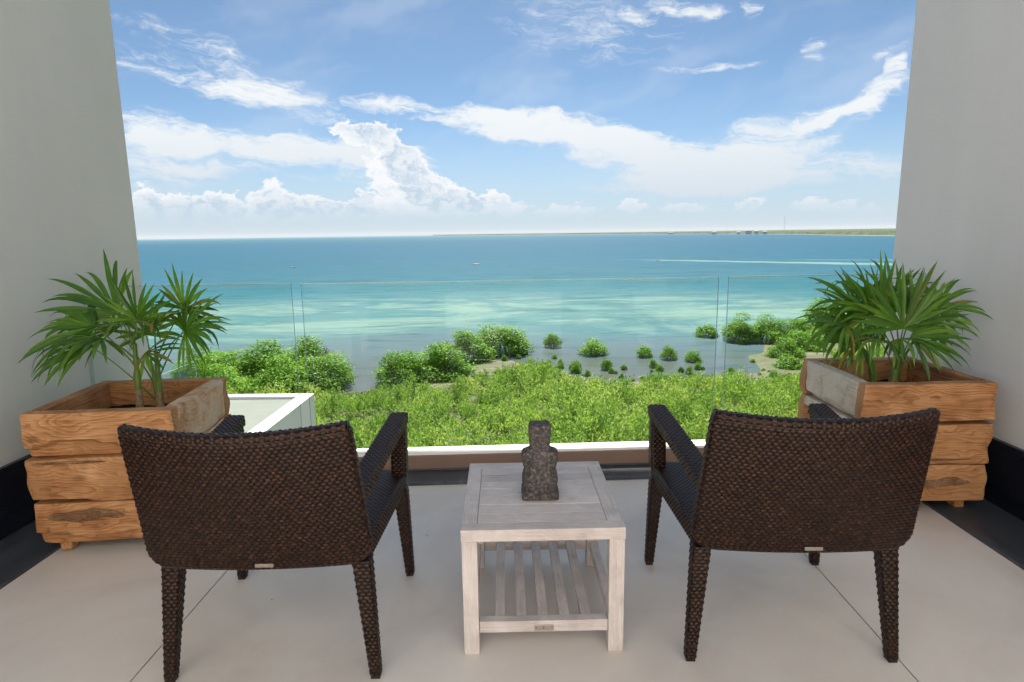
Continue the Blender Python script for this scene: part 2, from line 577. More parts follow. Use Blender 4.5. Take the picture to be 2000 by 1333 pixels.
TEAK = ((0.19, 0.070, 0.024), (0.43, 0.20, 0.080), (0.60, 0.35, 0.175))
M_TEAK_X = mat_wood("teak_log_x", *TEAK, axis='X', scale=1.6)
M_TEAK_Y = mat_wood("teak_log_y", *TEAK, axis='Y', scale=1.6)
M_WEATH_L = mat_wood("teak_worn_pale", (0.22, 0.10, 0.05), (0.44, 0.25, 0.13), (0.58, 0.40, 0.26), axis='Y', scale=1.5, weather=(0.60, 0.52, 0.45), wamt=0.75, rough=0.65)
M_WEATH_R = mat_wood("teak_silvered", (0.25, 0.18, 0.13), (0.47, 0.40, 0.34), (0.60, 0.55, 0.49), axis='Y', scale=1.5, weather=(0.56, 0.53, 0.49), wamt=0.7, rough=0.7)
WASH = ((0.35, 0.305, 0.295), (0.53, 0.475, 0.465), (0.68, 0.635, 0.625))
M_WASH = {a: mat_wood("whitewashed_wood_" + a.lower(), *WASH, axis=a, scale=2.4, rough=0.6, cracks=0.2, spec=0.25, ring=0.06) for a in 'XYZ'}
M_SOIL = simple("black_potting_soil", (0.012, 0.010, 0.009), 0.95, 0.5, 60, 0.1, 0.8, 70)
M_LINER = simple("black_liner", (0.008, 0.008, 0.008), 0.7)
M_BRASS = simple("dull_metal_plate", (0.42, 0.36, 0.32), 0.4, 0.1, 60, 0.5, metal=0.6)
M_PLATE = simple("pale_maker_plate", (0.24, 0.215, 0.19), 0.4, 0.1, 60, 0.5, metal=0.3)
M_INK = simple("dark_engraving", (0.09, 0.06, 0.05), 0.7)


def mat_wicker():
    m, N, b, out = material("dark_brown_wicker")
    a = N.new('ShaderNodeAttribute', attribute_name='weft').outputs['Fac']
    v = tc(N, 'Object')
    n = N.noise(v, 55, 3, 0.6)
    n2 = N.noise(v, 6, 3, 0.6)
    weft = N.ramp(n, [(0.32, (0.014, 0.0050, 0.0026)), (0.52, (0.029, 0.0112, 0.0056)), (0.72, (0.085, 0.036, 0.0180))])  # lightest stop paints highlights onto the strands
    weft = N.mix(N.math('MULTIPLY', n2, 0.35), weft, (0.017, 0.0064, 0.0034))
    warp = (0.004, 0.002, 0.0016)
    N.put(b.inputs['Base Color'], N.mix(N.ss(a, 0.15, 0.4), warp, weft))
    b.inputs['Roughness'].default_value = 0.28
    b.inputs['Specular IOR Level'].default_value = 0.22
    N.put(b.inputs['Normal'], N.bump(N.noise(v, 420, 2, 0.5), 0.15, 0.001))
    return m


M_WICKER = mat_wicker()
M_RUBBER = simple("black_plastic_foot", (0.012, 0.011, 0.011), 0.5)


def mat_stone():
    m, N, b, out = material("carved_dark_stone")
    v = tc(N, 'Object')
    n = N.noise(v, 90, 5, 0.7)
    n2 = N.noise(v, 14, 5, 0.6)
    c = N.ramp(n, [(0.32, (0.028, 0.025, 0.026)), (0.52, (0.082, 0.073, 0.072)), (0.70, (0.24, 0.215, 0.205))])
    c = N.mix(N.math('MULTIPLY', N.ss(n2, 0.45, 0.7), 0.5), c, (0.055, 0.05, 0.052))
    N.put(b.inputs['Base Color'], c)
    b.inputs['Roughness'].default_value = 0.85
    b.inputs['Specular IOR Level'].default_value = 0.25
    N.put(b.inputs['Normal'], N.bump(N.noise(v, 150, 5, 0.7), 0.9, 0.004))
    return m


M_STONE = mat_stone()


def mat_leaf(name, stops, trans=0.35, rough=0.5, spec=0.3, posscale=0.35):
    m = bpy.data.materials.new(name)
    m.use_nodes = True
    m.node_tree.nodes.clear()
    N = NT(m.node_tree)
    out = N.new('ShaderNodeOutputMaterial')
    b = N.new('ShaderNodeBsdfPrincipled')
    t = N.new('ShaderNodeBsdfTranslucent')
    a = N.new('ShaderNodeAttribute', attribute_name='tint').outputs['Fac']
    n = N.noise(pos(N), posscale, 4, 0.6)
    f = N.math('ADD', N.math('MULTIPLY', a, 0.55), N.math('MULTIPLY', N.lin(n, 0.3, 0.7), 0.45))
    c = N.ramp(f, stops)
    N.put(b.inputs['Base Color'], c)
    N.put(t.inputs[0], N.mix(1.0, c, (1.25, 1.2, 0.6), 'MULTIPLY'))
    b.inputs['Roughness'].default_value = rough
    b.inputs['Specular IOR Level'].default_value = spec
    mx = N.new('ShaderNodeMixShader')
    mx.inputs[0].default_value = trans
    N.l.new(b.outputs[0], mx.inputs[1])
    N.l.new(t.outputs[0], mx.inputs[2])
    N.l.new(mx.outputs[0], out.inputs[0])
    return m


M_MANGROVE = mat_leaf("mangrove_leaves", spec=0.15, stops= [(0.1, (0.07, 0.17, 0.014)), (0.5, (0.155, 0.33, 0.03)), (0.9, (0.28, 0.48, 0.055))])
M_THICKET = mat_leaf("feathery_shrub_leaves", [(0.05, (0.095, 0.195, 0.036)), (0.45, (0.215, 0.355, 0.092)), (0.75, (0.33, 0.45, 0.155)), (0.95, (0.46, 0.51, 0.27))], trans=0.5)
M_PALM = mat_leaf("fan_palm_leaf", [(0.1, (0.026, 0.088, 0.007)), (0.55, (0.070, 0.185, 0.013)), (0.95, (0.175, 0.32, 0.024))], trans=0.3, rough=0.34, spec=0.5, posscale=6)
M_PALM_DRY = mat_leaf("fan_palm_leaf_yellowing", [(0.1, (0.08, 0.12, 0.015)), (0.6, (0.17, 0.17, 0.03)), (0.95, (0.27, 0.19, 0.05))], trans=0.25, rough=0.5, posscale=6)
M_PETIOLE = simple("green_petiole", (0.10, 0.17, 0.03), 0.45, 0.25, 20)
M_PSTEM = simple("fibrous_palm_stem", (0.26, 0.19, 0.11), 0.85, 0.45, 50, 0.2, 0.8, 120)
M_BARK = simple("grey_mangrove_bark", (0.16, 0.125, 0.095), 0.9, 0.3, 5, 0.15, 0.6, 12)


def mat_sea():
    m, N, b, out = material("sea_water")
    g = pos(N)
    s = N.sep(g)
    X, Y = s[0], s[1]
    # slow warps so that every tide line wanders
    wv = N.noise(N.mapping(g, scale=(0.012, 0.02, 0)), 1.0, 5, 0.55)
    wv2 = N.noise(N.mapping(g, scale=(0.045, 0.11, 0)), 1.0, 6, 0.6, 0.6)
    dist = N.math('SQRT', N.math('ADD', N.math('MULTIPLY', X, X), N.math('MULTIPLY', Y, Y)))
    lg = N.math('LOGARITHM', dist, 10.0)
    t = N.math('ADD', lg, N.math('MULTIPLY', N.math('SUBTRACT', wv, 0.5), 0.16))
    t = N.math('ADD', t, N.math('MULTIPLY', N.math('SUBTRACT', wv2, 0.5), 0.10))
    # log distance 1.6 (40 m) .. 3.6 (4 km)
    f = N.lin(t, 1.6, 3.6)
    stops = [(0.00, (0.1100, 0.1000, 0.0700)),
             (0.075, (0.0850, 0.0980, 0.0920)),  # stops near the shore raised and greyed to paint in sky reflection
             (0.125, (0.0805, 0.1281, 0.1440)),
             (0.155, (0.0590, 0.1494, 0.1651)),
             (0.185, (0.0603, 0.1647, 0.1724)),
             (0.225, (0.0440, 0.1410, 0.1668)),
             (0.28, (0.0322, 0.1224, 0.1613)),
             (0.36, (0.0205, 0.0949, 0.1422)),
             (0.46, (0.0150, 0.0858, 0.1438)),
             (0.60, (0.0121, 0.0798, 0.1438)),
             (0.80, (0.0111, 0.0766, 0.1422)),
             (0.94, (0.0127, 0.0920, 0.1522)),
             (1.0, (0.0145, 0.1071, 0.1653))]
    c = N.ramp(f, stops)
    # pale sand patches in the shallows
    pat = N.noise(N.mapping(g, loc=(3, 8, 0), scale=(0.045, 0.075, 0)), 1.0, 7, 0.68, 1.2)
    zone = N.math('MULTIPLY', N.ss(t, 1.84, 1.93), N.ss(t, 2.12, 2.02))
    c = N.mix(N.math('MULTIPLY', N.math('MULTIPLY', N.ss(pat, 0.40, 0.62), zone), 0.9), c, (0.165, 0.265, 0.225))
    dk = N.math('MULTIPLY', N.ss(N.noise(N.mapping(g, loc=(40, 3, 0), scale=(0.03, 0.09, 0)), 1.0, 7, 0.66, 0.8), 0.50, 0.64), N.ss(lg, 1.86, 1.98))
    c = N.mix(N.math('MULTIPLY', dk, 0.4), c, (0.020, 0.065, 0.088))

    # bright sand bar running away to the right
    def bar(x0, y0, x1, y1, w0, w1, amt, c_in):
        L = math.hypot(x1 - x0, y1 - y0)
        ux, uy = (x1 - x0) / L, (y1 - y0) / L
        dx = N.math('SUBTRACT', X, x0)
        dy = N.math('SUBTRACT', Y, y0)
        al = N.math('ADD', N.math('MULTIPLY', dx, ux), N.math('MULTIPLY', dy, uy))
        ac = N.math('ADD', N.math('MULTIPLY', dx, -uy), N.math('MULTIPLY', dy, ux))
        ac = N.math('ADD', ac, N.math('MULTIPLY', N.math('SUBTRACT', wv2, 0.5), 16.0))
        wd = N.lin(al, 0, L, w0, w1)
        q = N.math('DIVIDE', N.math('ABSOLUTE', ac), wd)
        msk = N.math('MULTIPLY', N.ss(q, 1.0, 0.35), N.math('MULTIPLY', N.ss(al, -6, 45), N.ss(al, L + 70, L + 20)))
        return N.mix(N.math('MULTIPLY', msk, amt), c_in, (0.13, 0.235, 0.215))
    c = bar(38, 287, 128, 212, 2.0, 11.0, 0.95, c)
    c = bar(95, 262, 175, 232, 1.0, 7.0, 0.85, c)
    # turquoise reaches far off
    far = N.math('MULTIPLY', N.ss(N.noise(N.mapping(g, loc=(900, 0, 0), scale=(0.0012, 0.0035, 0)), 1.0, 4, 0.55, 0.4), 0.50, 0.66), N.ss(lg, 2.7, 3.1))
    c = N.mix(N.math('MULTIPLY', far, 0.5), c, (0.024, 0.120, 0.132))
    rip = N.noise(N.mapping(g, scale=(0.10, 0.42, 0)), 1.0, 8, 0.72, 0.5)
    c = N.mix(N.math('MULTIPLY', N.ss(rip, 0.5, 0.66), 0.50), c, (0.070, 0.125, 0.145))
    c = N.mix(N.math('MULTIPLY', N.ss(rip, 0.49, 0.34), 0.55), c, (0.018, 0.062, 0.085))
    N.put(b.inputs['Base Color'], c)
    N.put(b.inputs['Roughness'], N.lin(lg, 1.7, 2.3, 0.10, 0.34))
    b.inputs['Specular IOR Level'].default_value = 0.0
    gl = N.new('ShaderNodeBsdfGlossy')
    N.put(gl.inputs['Roughness'], N.lin(lg, 1.7, 2.3, 0.10, 0.34))
    fr = N.new('ShaderNodeFresnel')
    fr.inputs[0].default_value = 1.33
    mx = N.new('ShaderNodeMixShader')
    N.put(mx.inputs[0], N.math('MULTIPLY', fr.outputs[0], N.lin(lg, 1.72, 2.15, 0.8, 0.05)))
    N.l.new(b.outputs[0], mx.inputs[1])
    N.l.new(gl.outputs[0], mx.inputs[2])
    N.l.new(mx.outputs[0], out.inputs[0])
    h = N.math('ADD', N.noise(N.mapping(g, scale=(0.5, 1.4, 0)), 1.0, 6, 0.65, 0.4), N.math('MULTIPLY', N.noise(N.mapping(g, scale=(0.06, 0.22, 0)), 1.0, 3, 0.5), 2.0))
    bp = N.new('ShaderNodeBump')
    N.put(bp.inputs['Height'], h)
    N.put(bp.inputs['Strength'], N.ss(lg, 1.75, 2.2, 0.05, 0.6))
    bp.inputs['Distance'].default_value = 0.35
    N.put(b.inputs['Normal'], bp.outputs[0])
    N.put(gl.inputs['Normal'], bp.outputs[0])
    return m


def mat_shore():
    m, N, b, out = material("marsh_mud")
    g = pos(N)
    n = N.noise(g, 0.35, 6, 0.62, 0.5)
    c = N.ramp(n, [(0.3, (0.06, 0.048, 0.022)), (0.5, (0.11, 0.088, 0.045)), (0.7, (0.165, 0.14, 0.082))])
    c = N.mix(N.ss(N.noise(g, 1.2, 5, 0.6), 0.44, 0.56), c, (0.055, 0.085, 0.018))
    N.put(b.inputs['Base Color'], c)
    b.inputs['Roughness'].default_value = 0.8
    N.put(b.inputs['Normal'], N.bump(N.noise(g, 4, 5, 0.7), 0.6, 0.1))
    return m


M_SEA = mat_sea()
M_SHORE = mat_shore()
M_FARLAND = simple("far_scrub", (0.060, 0.085, 0.040), 0.9, 0.45, 0.02, 0.1)
M_SAND = simple("far_white_sand", (0.34, 0.32, 0.28), 0.9, 0.1, 0.01)
M_FARWHITE = simple("far_white_wall", (0.55, 0.54, 0.52), 0.7)
M_FARROOF = simple("far_roof", (0.25, 0.23, 0.21), 0.7)
M_MAST = simple("grey_mast_steel", (0.35, 0.36, 0.38), 0.6)
M_KAYAK = simple("orange_hull", (0.55, 0.25, 0.08), 0.4)

rng = np.random.default_rng(7)
random.seed(7)
SEA_Z = -10.5

# ------------------------------------------------------------------ setting: floor of the terrace
XL, XR = -2.66, 2.585      # inner faces of the side walls
SL, SR = -2.29, 2.215      # inner edges of the slate borders
Y_BACK = -4.9


def yfront(x):             # the railing line runs slightly askew
    return 3.555 + 0.052 * x


Y_W = -0.9                 # where the side walls begin; the open floor behind is added to bounce sunlight
floor = empty("floor", (0, 0, 0))
tag(floor, kind='structure')
prism("floor_bed", [(XL - 0.15, Y_W), (XR + 0.15, Y_W), (XR + 0.15, yfront(XR) + 0.12), (XL - 0.15, yfront(XL) + 0.12)], -0.12, -0.006, M_GROUT, floor)
prism("floor_bed", [(-9, Y_BACK), (9, Y_BACK), (9, Y_W - 0.002), (-9, Y_W - 0.002)], -0.12, -0.006, M_GROUT, floor)
J = 0.0028
for a, bb in ((SL, -1.36 - J), (-1.36 + J, 1.32 - J), (1.32 + J, SR)):
    prism("floor_slab", [(a, Y_W + J), (bb, Y_W + J), (bb, yfront(bb)), (a, yfront(a))], -0.0055, 0.0, M_FLOOR, floor)
for i in range(6):  # unseen rear floor, added as a sunlit bounce surface
    for j in range(2):
        box("floor_slab", (-9 + i * 3 + J, Y_BACK + j * 2.0 + J, -0.0055), (-6 + i * 3 - J, Y_BACK + (j + 1) * 2.0 - J, 0.0), M_FLOOR, floor)
prism("border_slab", [(XL - 0.05, Y_W), (SL - 0.003, Y_W), (SL - 0.003, yfront(SL) - 0.004), (XL - 0.05, yfront(XL) - 0.004)], -0.0055, 0.012, M_SLATE, floor, 0.002)
prism("border_slab", [(SR + 0.003, Y_W), (XR + 0.05, Y_W), (XR + 0.05, yfront(XR) - 0.004), (SR + 0.003, yfront(SR) - 0.004)], -0.0055, 0.012, M_SLATE, floor, 0.002)
prism("border_slab", [(XL - 0.05, yfront(XL)), (XR + 0.05, yfront(XR)), (XR + 0.05, yfront(XR) + 0.19), (XL - 0.05, yfront(XL) + 0.19)], -0.0055, 0.022, M_SLATE, floor, 0.003)

# the building that carries the terrace, plus unseen parts added to shape the light
hotel = empty("hotel_building", (0, 0, SEA_Z))
tag(hotel, "white hotel building that carries the terrace, with added shade slab and bounce wall", "building")
def hbox(name, lo, hi, mat, bevel=0.0):
    o = box(name, (lo[0], lo[1], lo[2] - SEA_Z), (hi[0], hi[1], hi[2] - SEA_Z), mat, hotel, bevel)
    return o
hbox("terrace_slab", (-2.64, Y_W, -0.42), (2.565, 3.62, -0.125), M_WHITE)
hbox("terrace_slab", (-9, Y_BACK, -0.42), (9, Y_W - 0.03, -0.125), M_WHITE)
hbox("lower_facade", (-2.64, Y_W, SEA_Z - 1), (2.565, 3.2, -0.425), M_FACADE)
hbox("lower_facade", (-8.9, Y_BACK, SEA_Z - 1), (8.9, Y_W - 0.03, -0.425), M_FACADE)
# unseen slab, piers and beams added to shade the seating; court behind stays sunlit
SLAB_H = 10.5
SHIFT = SLAB_H / math.tan(R(SUN_EL))
SL0, SL1 = 0.2 + SHIFT, 3.70 + SHIFT
hbox("shade_slab", (-2.94, SL0, SLAB_H), (2.87, SL1, SLAB_H + 0.3), M_FACADE)
hbox("shade_slab_pier", (-3.22, 3.0, -0.40), (-2.945, 4.1, SLAB_H - 0.02), M_FACADE)
hbox("shade_slab_pier", (2.872, 3.0, -0.40), (3.15, 4.1, SLAB_H - 0.02), M_FACADE)
hbox("shade_slab_beam", (-3.22, 3.0, SLAB_H), (-2.945, SL1, SLAB_H + 0.29), M_FACADE)
hbox("shade_slab_beam", (2.872, 3.0, SLAB_H), (3.15, SL1, SLAB_H + 0.29), M_FACADE)
hbox("bounce_wall", (-9, -4.9, 0.001), (9, -4.4, 9.0), M_FACADE)  # added out of view to bounce sunlight onto the seating


def side_wall(x_in, sgn, mat, y_end, label):
    w = empty("side_wall", (x_in, 0, 0))
    tag(w, label, "wall")
    a, b_ = sorted((0.0, sgn * 0.28))
    box("wall_body", (a, Y_W - 0.02, SEA_Z - 1), (b_, y_end, 3.5), mat, w, 0.006)
    c, d_ = sorted((-sgn * 0.022, -sgn * 0.0005))
    ye = yfront(x_in) + 0.19
    box("baseboard", (c, Y_W, 0.0125), (d_, ye, 0.335), M_BLACK, w, 0.002)
    c, d_ = sorted((-sgn * 0.030, -sgn * 0.0005))
    box("baseboard_cap", (c, Y_W, 0.338), (d_, ye, 0.368), M_BLACK, w, 0.003)
    return w


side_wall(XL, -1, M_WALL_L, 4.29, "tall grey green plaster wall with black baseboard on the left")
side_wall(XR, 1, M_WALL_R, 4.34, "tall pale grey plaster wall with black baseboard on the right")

# ------------------------------------------------------------------ glass railing
rail_a = math.atan(0.052)
railing = empty("glass_railing", (0, yfront(0) + 0.19, 0), rail_a)
tag(railing, "frameless clear glass railing in a low brown channel at the terrace edge", "railing")
XA, XB = XL + 0.004, XR - 0.004
box("base_channel", (XA, 0.002, 0.0225), (XB, 0.115, 0.118), M_CURB, railing, 0.003)
box("white_cap", (XA, 0.012, 0.1185), (XB, 0.082, 0.136), M_CAP, railing, 0.002)
box("outer_fascia", (XA, 0.120, -0.40), (XB, 0.172, 0.118), M_WHITE, railing, 0.002)
box("foot_seal", (XA, -0.012, 0.0225), (XB, 0.0015, 0.034), M_SLATE, railing, 0.003)


def pane(x0, x1, y0, z0, z1, th, parent):
    V = [(x, yy, z) for x in (x0, x1) for yy in (y0, y0 + th) for z in (z0, z1)]
    F = [(0, 1, 3, 2), (4, 6, 7, 5), (0, 4, 5, 1), (2, 3, 7, 6), (0, 2, 6, 4), (1, 5, 7, 3)]
    o = mesh_obj("glass_pane", V, F, None, parent, mats=[M_GLASS, M_GEDGE], fmat=[1, 1, 0, 0, 1, 1])
    # ground and polished arris along the top
    box("polished_edge", (x0, y0 - 0.0008, z1 - 0.0045), (x1, y0 + th + 0.0008, z1 + 0.0012), M_GEDGE, o)
    return o


for x0, x1, zt in ((XA + 0.006, -1.402, 1.222), (-1.342, 1.245, 1.218), (1.308, XB - 0.006, 1.219)):
    pane(x0, x1, 0.060, 0.1345, zt, 0.014, railing)

# ------------------------------------------------------------------ lower terrace on the left
low = empty("lower_terrace", (-4.05, 11.55, SEA_Z))
tag(low, "lower white terrace roof with raised rim beyond the left planter", "terrace")
zt = -1.5 - SEA_Z
box("terrace_body", (-9.0, -9.5, -1.0), (0.0, 0.0, zt - 0.075), M_WHITE, low, 0.01)
box("deck", (-8.99, -9.49, zt - 0.074), (-0.26, -0.20, zt - 0.055), M_DECK, low)
box("rim", (-0.255, -9.5, zt - 0.074), (0.004, 0.004, zt), M_WHITE, low, 0.008)
box("rim", (-8.99, -0.195, zt - 0.074), (-0.258, 0.003, zt - 0.002), M_WHITE, low, 0.008)

nr = empty("glass_railing", (-5.4, 9.9, -1.553))
tag(nr, "small glass corner railing on the lower terrace behind the left palm", "railing")
pane(-1.35, -0.3, -0.006, 0.0, 1.05, 0.012, nr)
pane(-0.28, -0.012, -0.006, 0.0, 1.05, 0.012, nr)
V = [(x, yy, z) for x in (-0.006, 0.006) for yy in (-1.5, -0.02) for z in (0.0, 1.05)]
mesh_obj("glass_pane", V, [(0, 1, 3, 2), (4, 6, 7, 5), (0, 4, 5, 1), (2, 3, 7, 6), (0, 2, 6, 4), (1, 5, 7, 3)], None, nr, mats=[M_GLASS, M_GEDGE], fmat=[0, 0, 1, 1, 1, 1])

# ------------------------------------------------------------------ sea, shore, far land
def grid_sheet(name, xs, ys, zf, mat, smooth=True):
    nx, ny = len(xs), len(ys)
    XX, YY = np.meshgrid(xs, ys)
    V = np.stack([XX.ravel(), YY.ravel(), zf(XX, YY).ravel()], 1)
    i = np.arange(nx - 1)[None, :] + (np.arange(ny - 1) * nx)[:, None]
    F = np.stack([i, i + 1, i + nx + 1, i + nx], -1).reshape(-1, 4)
    me = np_mesh(name, V, F, [mat], smooth)
    return link(bpy.data.objects.new(name, me))


sea = mesh_obj("sea", [(-30000, -400, SEA_Z), (30000, -400, SEA_Z), (30000, 40000, SEA_Z), (-30000, 40000, SEA_Z)], [(0, 1, 2, 3)], M_SEA)
tag(sea, kind='structure')

SHORE = [(-60, 40), (-34, 44), (-26, 48), (-21.4, 46), (-15.5, 47.5), (-13.4, 45.0), (-12.2, 45.0), (-10, 48.5), (-6, 56), (-3, 60), (-0.5, 59), (1.6, 52), (4.0, 48.5), (8, 48.5), (10.3, 49), (14.2, 48), (17.5, 47.5), (20, 50), (22, 58), (26, 66), (33, 68), (60, 66)]
THICK = [(-60, 38), (-34, 40), (-21.4, 42.0), (-15.5, 45.5), (-12.8, 44.5), (-10.2, 46.0), (-6.0, 46.0), (-4.2, 46.5), (-2.0, 49.5), (0.0, 52.5), (2.1, 53.5), (4.2, 47.5), (6.6, 44.5), (10.3, 46.5), (14.2, 46.0), (17.2, 44.5), (21.3, 46.5), (25.5, 51.0), (29.4, 58.0), (60, 60)]


def polyY(tab, x):
    return np.interp(x, [q[0] for q in tab], [q[1] for q in tab])


def vnoise(X, Y, s, seed=0.0):
    f = np.vectorize(lambda a, b_: mnoise.fractal(Vector((a * s + seed, b_ * s - seed, seed)), 1.0, 2.0, 4))
    return f(X, Y)


def shore_z(X, Y):
    d = polyY(SHORE, X) - Y
    base = np.clip(d * 0.055, -0.9, 0.32)
    return SEA_Z + base + 0.20 * vnoise(X, Y, 0.22, 3.1) * np.clip(1 - np.abs(d) / 24, 0.25, 1)


ground = grid_sheet("ground", np.concatenate([np.linspace(-400, -61, 8), np.linspace(-60, 60, 170), np.linspace(61, 400, 8)]), np.concatenate([np.linspace(-300, 23, 8), np.linspace(24, 80, 110)]), shore_z, M_SHORE)
tag(ground, kind='structure')

# far land: a scrub-covered plain behind the bay, built by bearing and range
AZ = np.radians(np.array([-8, -4, -1, 3, 7, 10, 14, 18, 22, 25, 28, 31, 34, 38, 45, 60, 80]))
RC = np.array([9500, 8800, 7600, 6600, 5400, 4600, 3600, 2850, 2150, 1750, 1420, 1180, 1030, 900, 800, 700, 640.0])


def polar_land(name, na, rfun, nr_, zfun, mat):
    az = np.linspace(AZ[0], AZ[-1], na)
    rc = np.interp(az, AZ, RC) * (1 + 0.03 * np.sin(az * 37) + 0.018 * np.sin(az * 91 + 1))
    tt = np.linspace(0, 1, nr_)
    A, T = np.meshgrid(az, tt)
    RR = rfun(rc[None, :], T)
    X, Y = RR * np.sin(A), RR * np.cos(A)
    Z = zfun(RR, RR - rc[None, :], X, Y)
    V = np.stack([X.ravel(), Y.ravel(), Z.ravel()], 1)
    i = np.arange(na - 1)[None, :] + (np.arange(nr_ - 1) * na)[:, None]
    F = np.stack([i, i + 1, i + na + 1, i + na], -1).reshape(-1, 4)
    o = link(bpy.data.objects.new(name, np_mesh(name, V, F, [mat], False)))
    return tag(o, kind='structure')


jit = rng.random((60, 700))
polar_land("far_land", 700, lambda rc, T: rc + 14 + (T ** 2.2) * 9000, 60,
           lambda RR, D, X, Y: SEA_Z - 0.3 + np.clip(D - 16, 0, 30) / 30 * (3.0 + 3.4 * jit + 0.0011 * RR), M_FARLAND)
polar_land("far_beach", 500, lambda rc, T: rc + T * 34, 5, lambda RR, D, X, Y: SEA_Z - 0.25 + np.clip(D, 0, 34) / 34 * 1.1, M_SAND)


def polar(az, rr, z=SEA_Z):
    return (rr * math.sin(az), rr * math.cos(az), z)


# ------------------------------------------------------------------ wicker
def rr_perimeter(nu, a, b_, rad):
    """points and outward normals of a rounded rectangle, nu samples evenly along its length"""
    rad = min(rad, a * 0.95, b_ * 0.95)
    segs = [2 * (a - rad), math.pi / 2 * rad, 2 * (b_ - rad), math.pi / 2 * rad] * 2
    L = sum(segs)
    s = (np.arange(nu) / nu) * L
    P = np.zeros((nu, 2))
    Nn = np.zeros((nu, 2))
    start = 0.0
    corners = [((-(a - rad), -b_), (1, 0), (0, -1)), ((a - rad, -(b_ - rad)), None, -math.pi / 2), ((a, -(b_ - rad)), (0, 1), (1, 0)), ((a - rad, b_ - rad), None, 0.0),
               ((a - rad, b_), (-1, 0), (0, 1)), ((-(a - rad), b_ - rad), None, math.pi / 2), ((-a, b_ - rad), (0, -1), (-1, 0)), ((-(a - rad), -(b_ - rad)), None, math.pi)]
    for sl, (o, dr, nn) in zip(segs, corners):
        k = (s >= start - 1e-9) & (s < start + sl)
        q = s[k] - start
        if dr is not None:
            P[k] = np.array(o) + q[:, None] * np.array(dr)
            Nn[k] = nn
        else:
            an = nn + q / rad
            Nn[k] = np.stack([np.cos(an), np.sin(an)], 1)
            P[k] = np.array(o) + rad * Nn[k]
        start += sl
    return P, Nn, L


def woven(name, centre, half, ax, ay, length, bend=None, amp=0.0033, period=0.0208, row=0.0124, rad=0.014, parent=None, cap=(True, True)):
    """a woven skin lofted along t in [0,1]; centre(t)->xyz, half(t)->(a,b); ax, ay cross-section axes"""
    nrow = max(4, int(round(length / row)))
    nv = nrow * 4 + 1
    a0, b0 = half(0.5)
    _, _, L = rr_perimeter(64, a0, b0, rad)
    nper = max(6, int(round(L / period)))
    nu = nper * 7
    ax, ay = np.array(ax, float), np.array(ay, float)
    V = np.zeros((nv, nu, 3))
    H = np.zeros((nv, nu))
    fu = np.arange(nu) / nu
    for j in range(nv):
        t = j / (nv - 1)
        a, b_ = half(t)
        P, Nn, _ = rr_perimeter(nu, a, b_, rad)
        rowi = min(nrow - 1, j // 4)
        fv = (j % 4) / 4.0
        across = math.sin(math.pi * fv) ** 0.6 if fv > 0 else 0.0
        c = 0.5 + 0.5 * np.cos(2 * math.pi * (fu * nper + 0.5 * rowi))
        h = across * np.clip(c * 1.25, 0, 1) ** 0.8
        warp = 0.18 * (1 - c) ** 1.5
        hh = np.maximum(h, warp)
        H[j] = h
        Q = P + Nn * (hh * amp)[:, None]
        pt = np.array(centre(t))[None, :] + Q[:, :1] * ax[None, :] + Q[:, 1:2] * ay[None, :]
        if bend is not None:
            pt = pt + bend(Q, t)
        V[j] = pt
    i = np.arange(nu)
    i2 = (i + 1) % nu
    rows = np.arange(nv - 1)[:, None] * nu
    F = np.stack([rows + i, rows + i2, rows + nu + i2, rows + nu + i], -1).reshape(-1, 4)
    VV = V.reshape(-1, 3)
    Hf = H.ravel()
    # end caps: quads from the ring to a shrunken inner ring, then a centre fan of quads
    n0 = len(VV)
    addV, addF, addH = [], [], []
    for end, on in ((0, cap[0]), (nv - 1, cap[1])):
        if not on:
            continue
        ring = V[end]
        c0 = ring.mean(0)
        inner = c0 + (ring - c0) * 0.02
        k = n0 + len(addV)
        addV += list(inner)
        addH += [0.75] * nu
        base = end * nu
        for q in range(nu):
            q2 = (q + 1) % nu
            f = (base + q, base + q2, k + q2, k + q)
            addF.append(f if end else f[::-1])
    if addV:
        VV = np.concatenate([VV, np.array(addV)])
        F = np.concatenate([F, np.array(addF)])
        Hf = np.concatenate([Hf, np.array(addH)])
    me = np_mesh(name, VV, F, [M_WICKER], True, vattr={'weft': Hf})
    return link(bpy.data.objects.new(name, me), parent)


def lerp(a, b_, t):
    return a + (b_ - a) * t


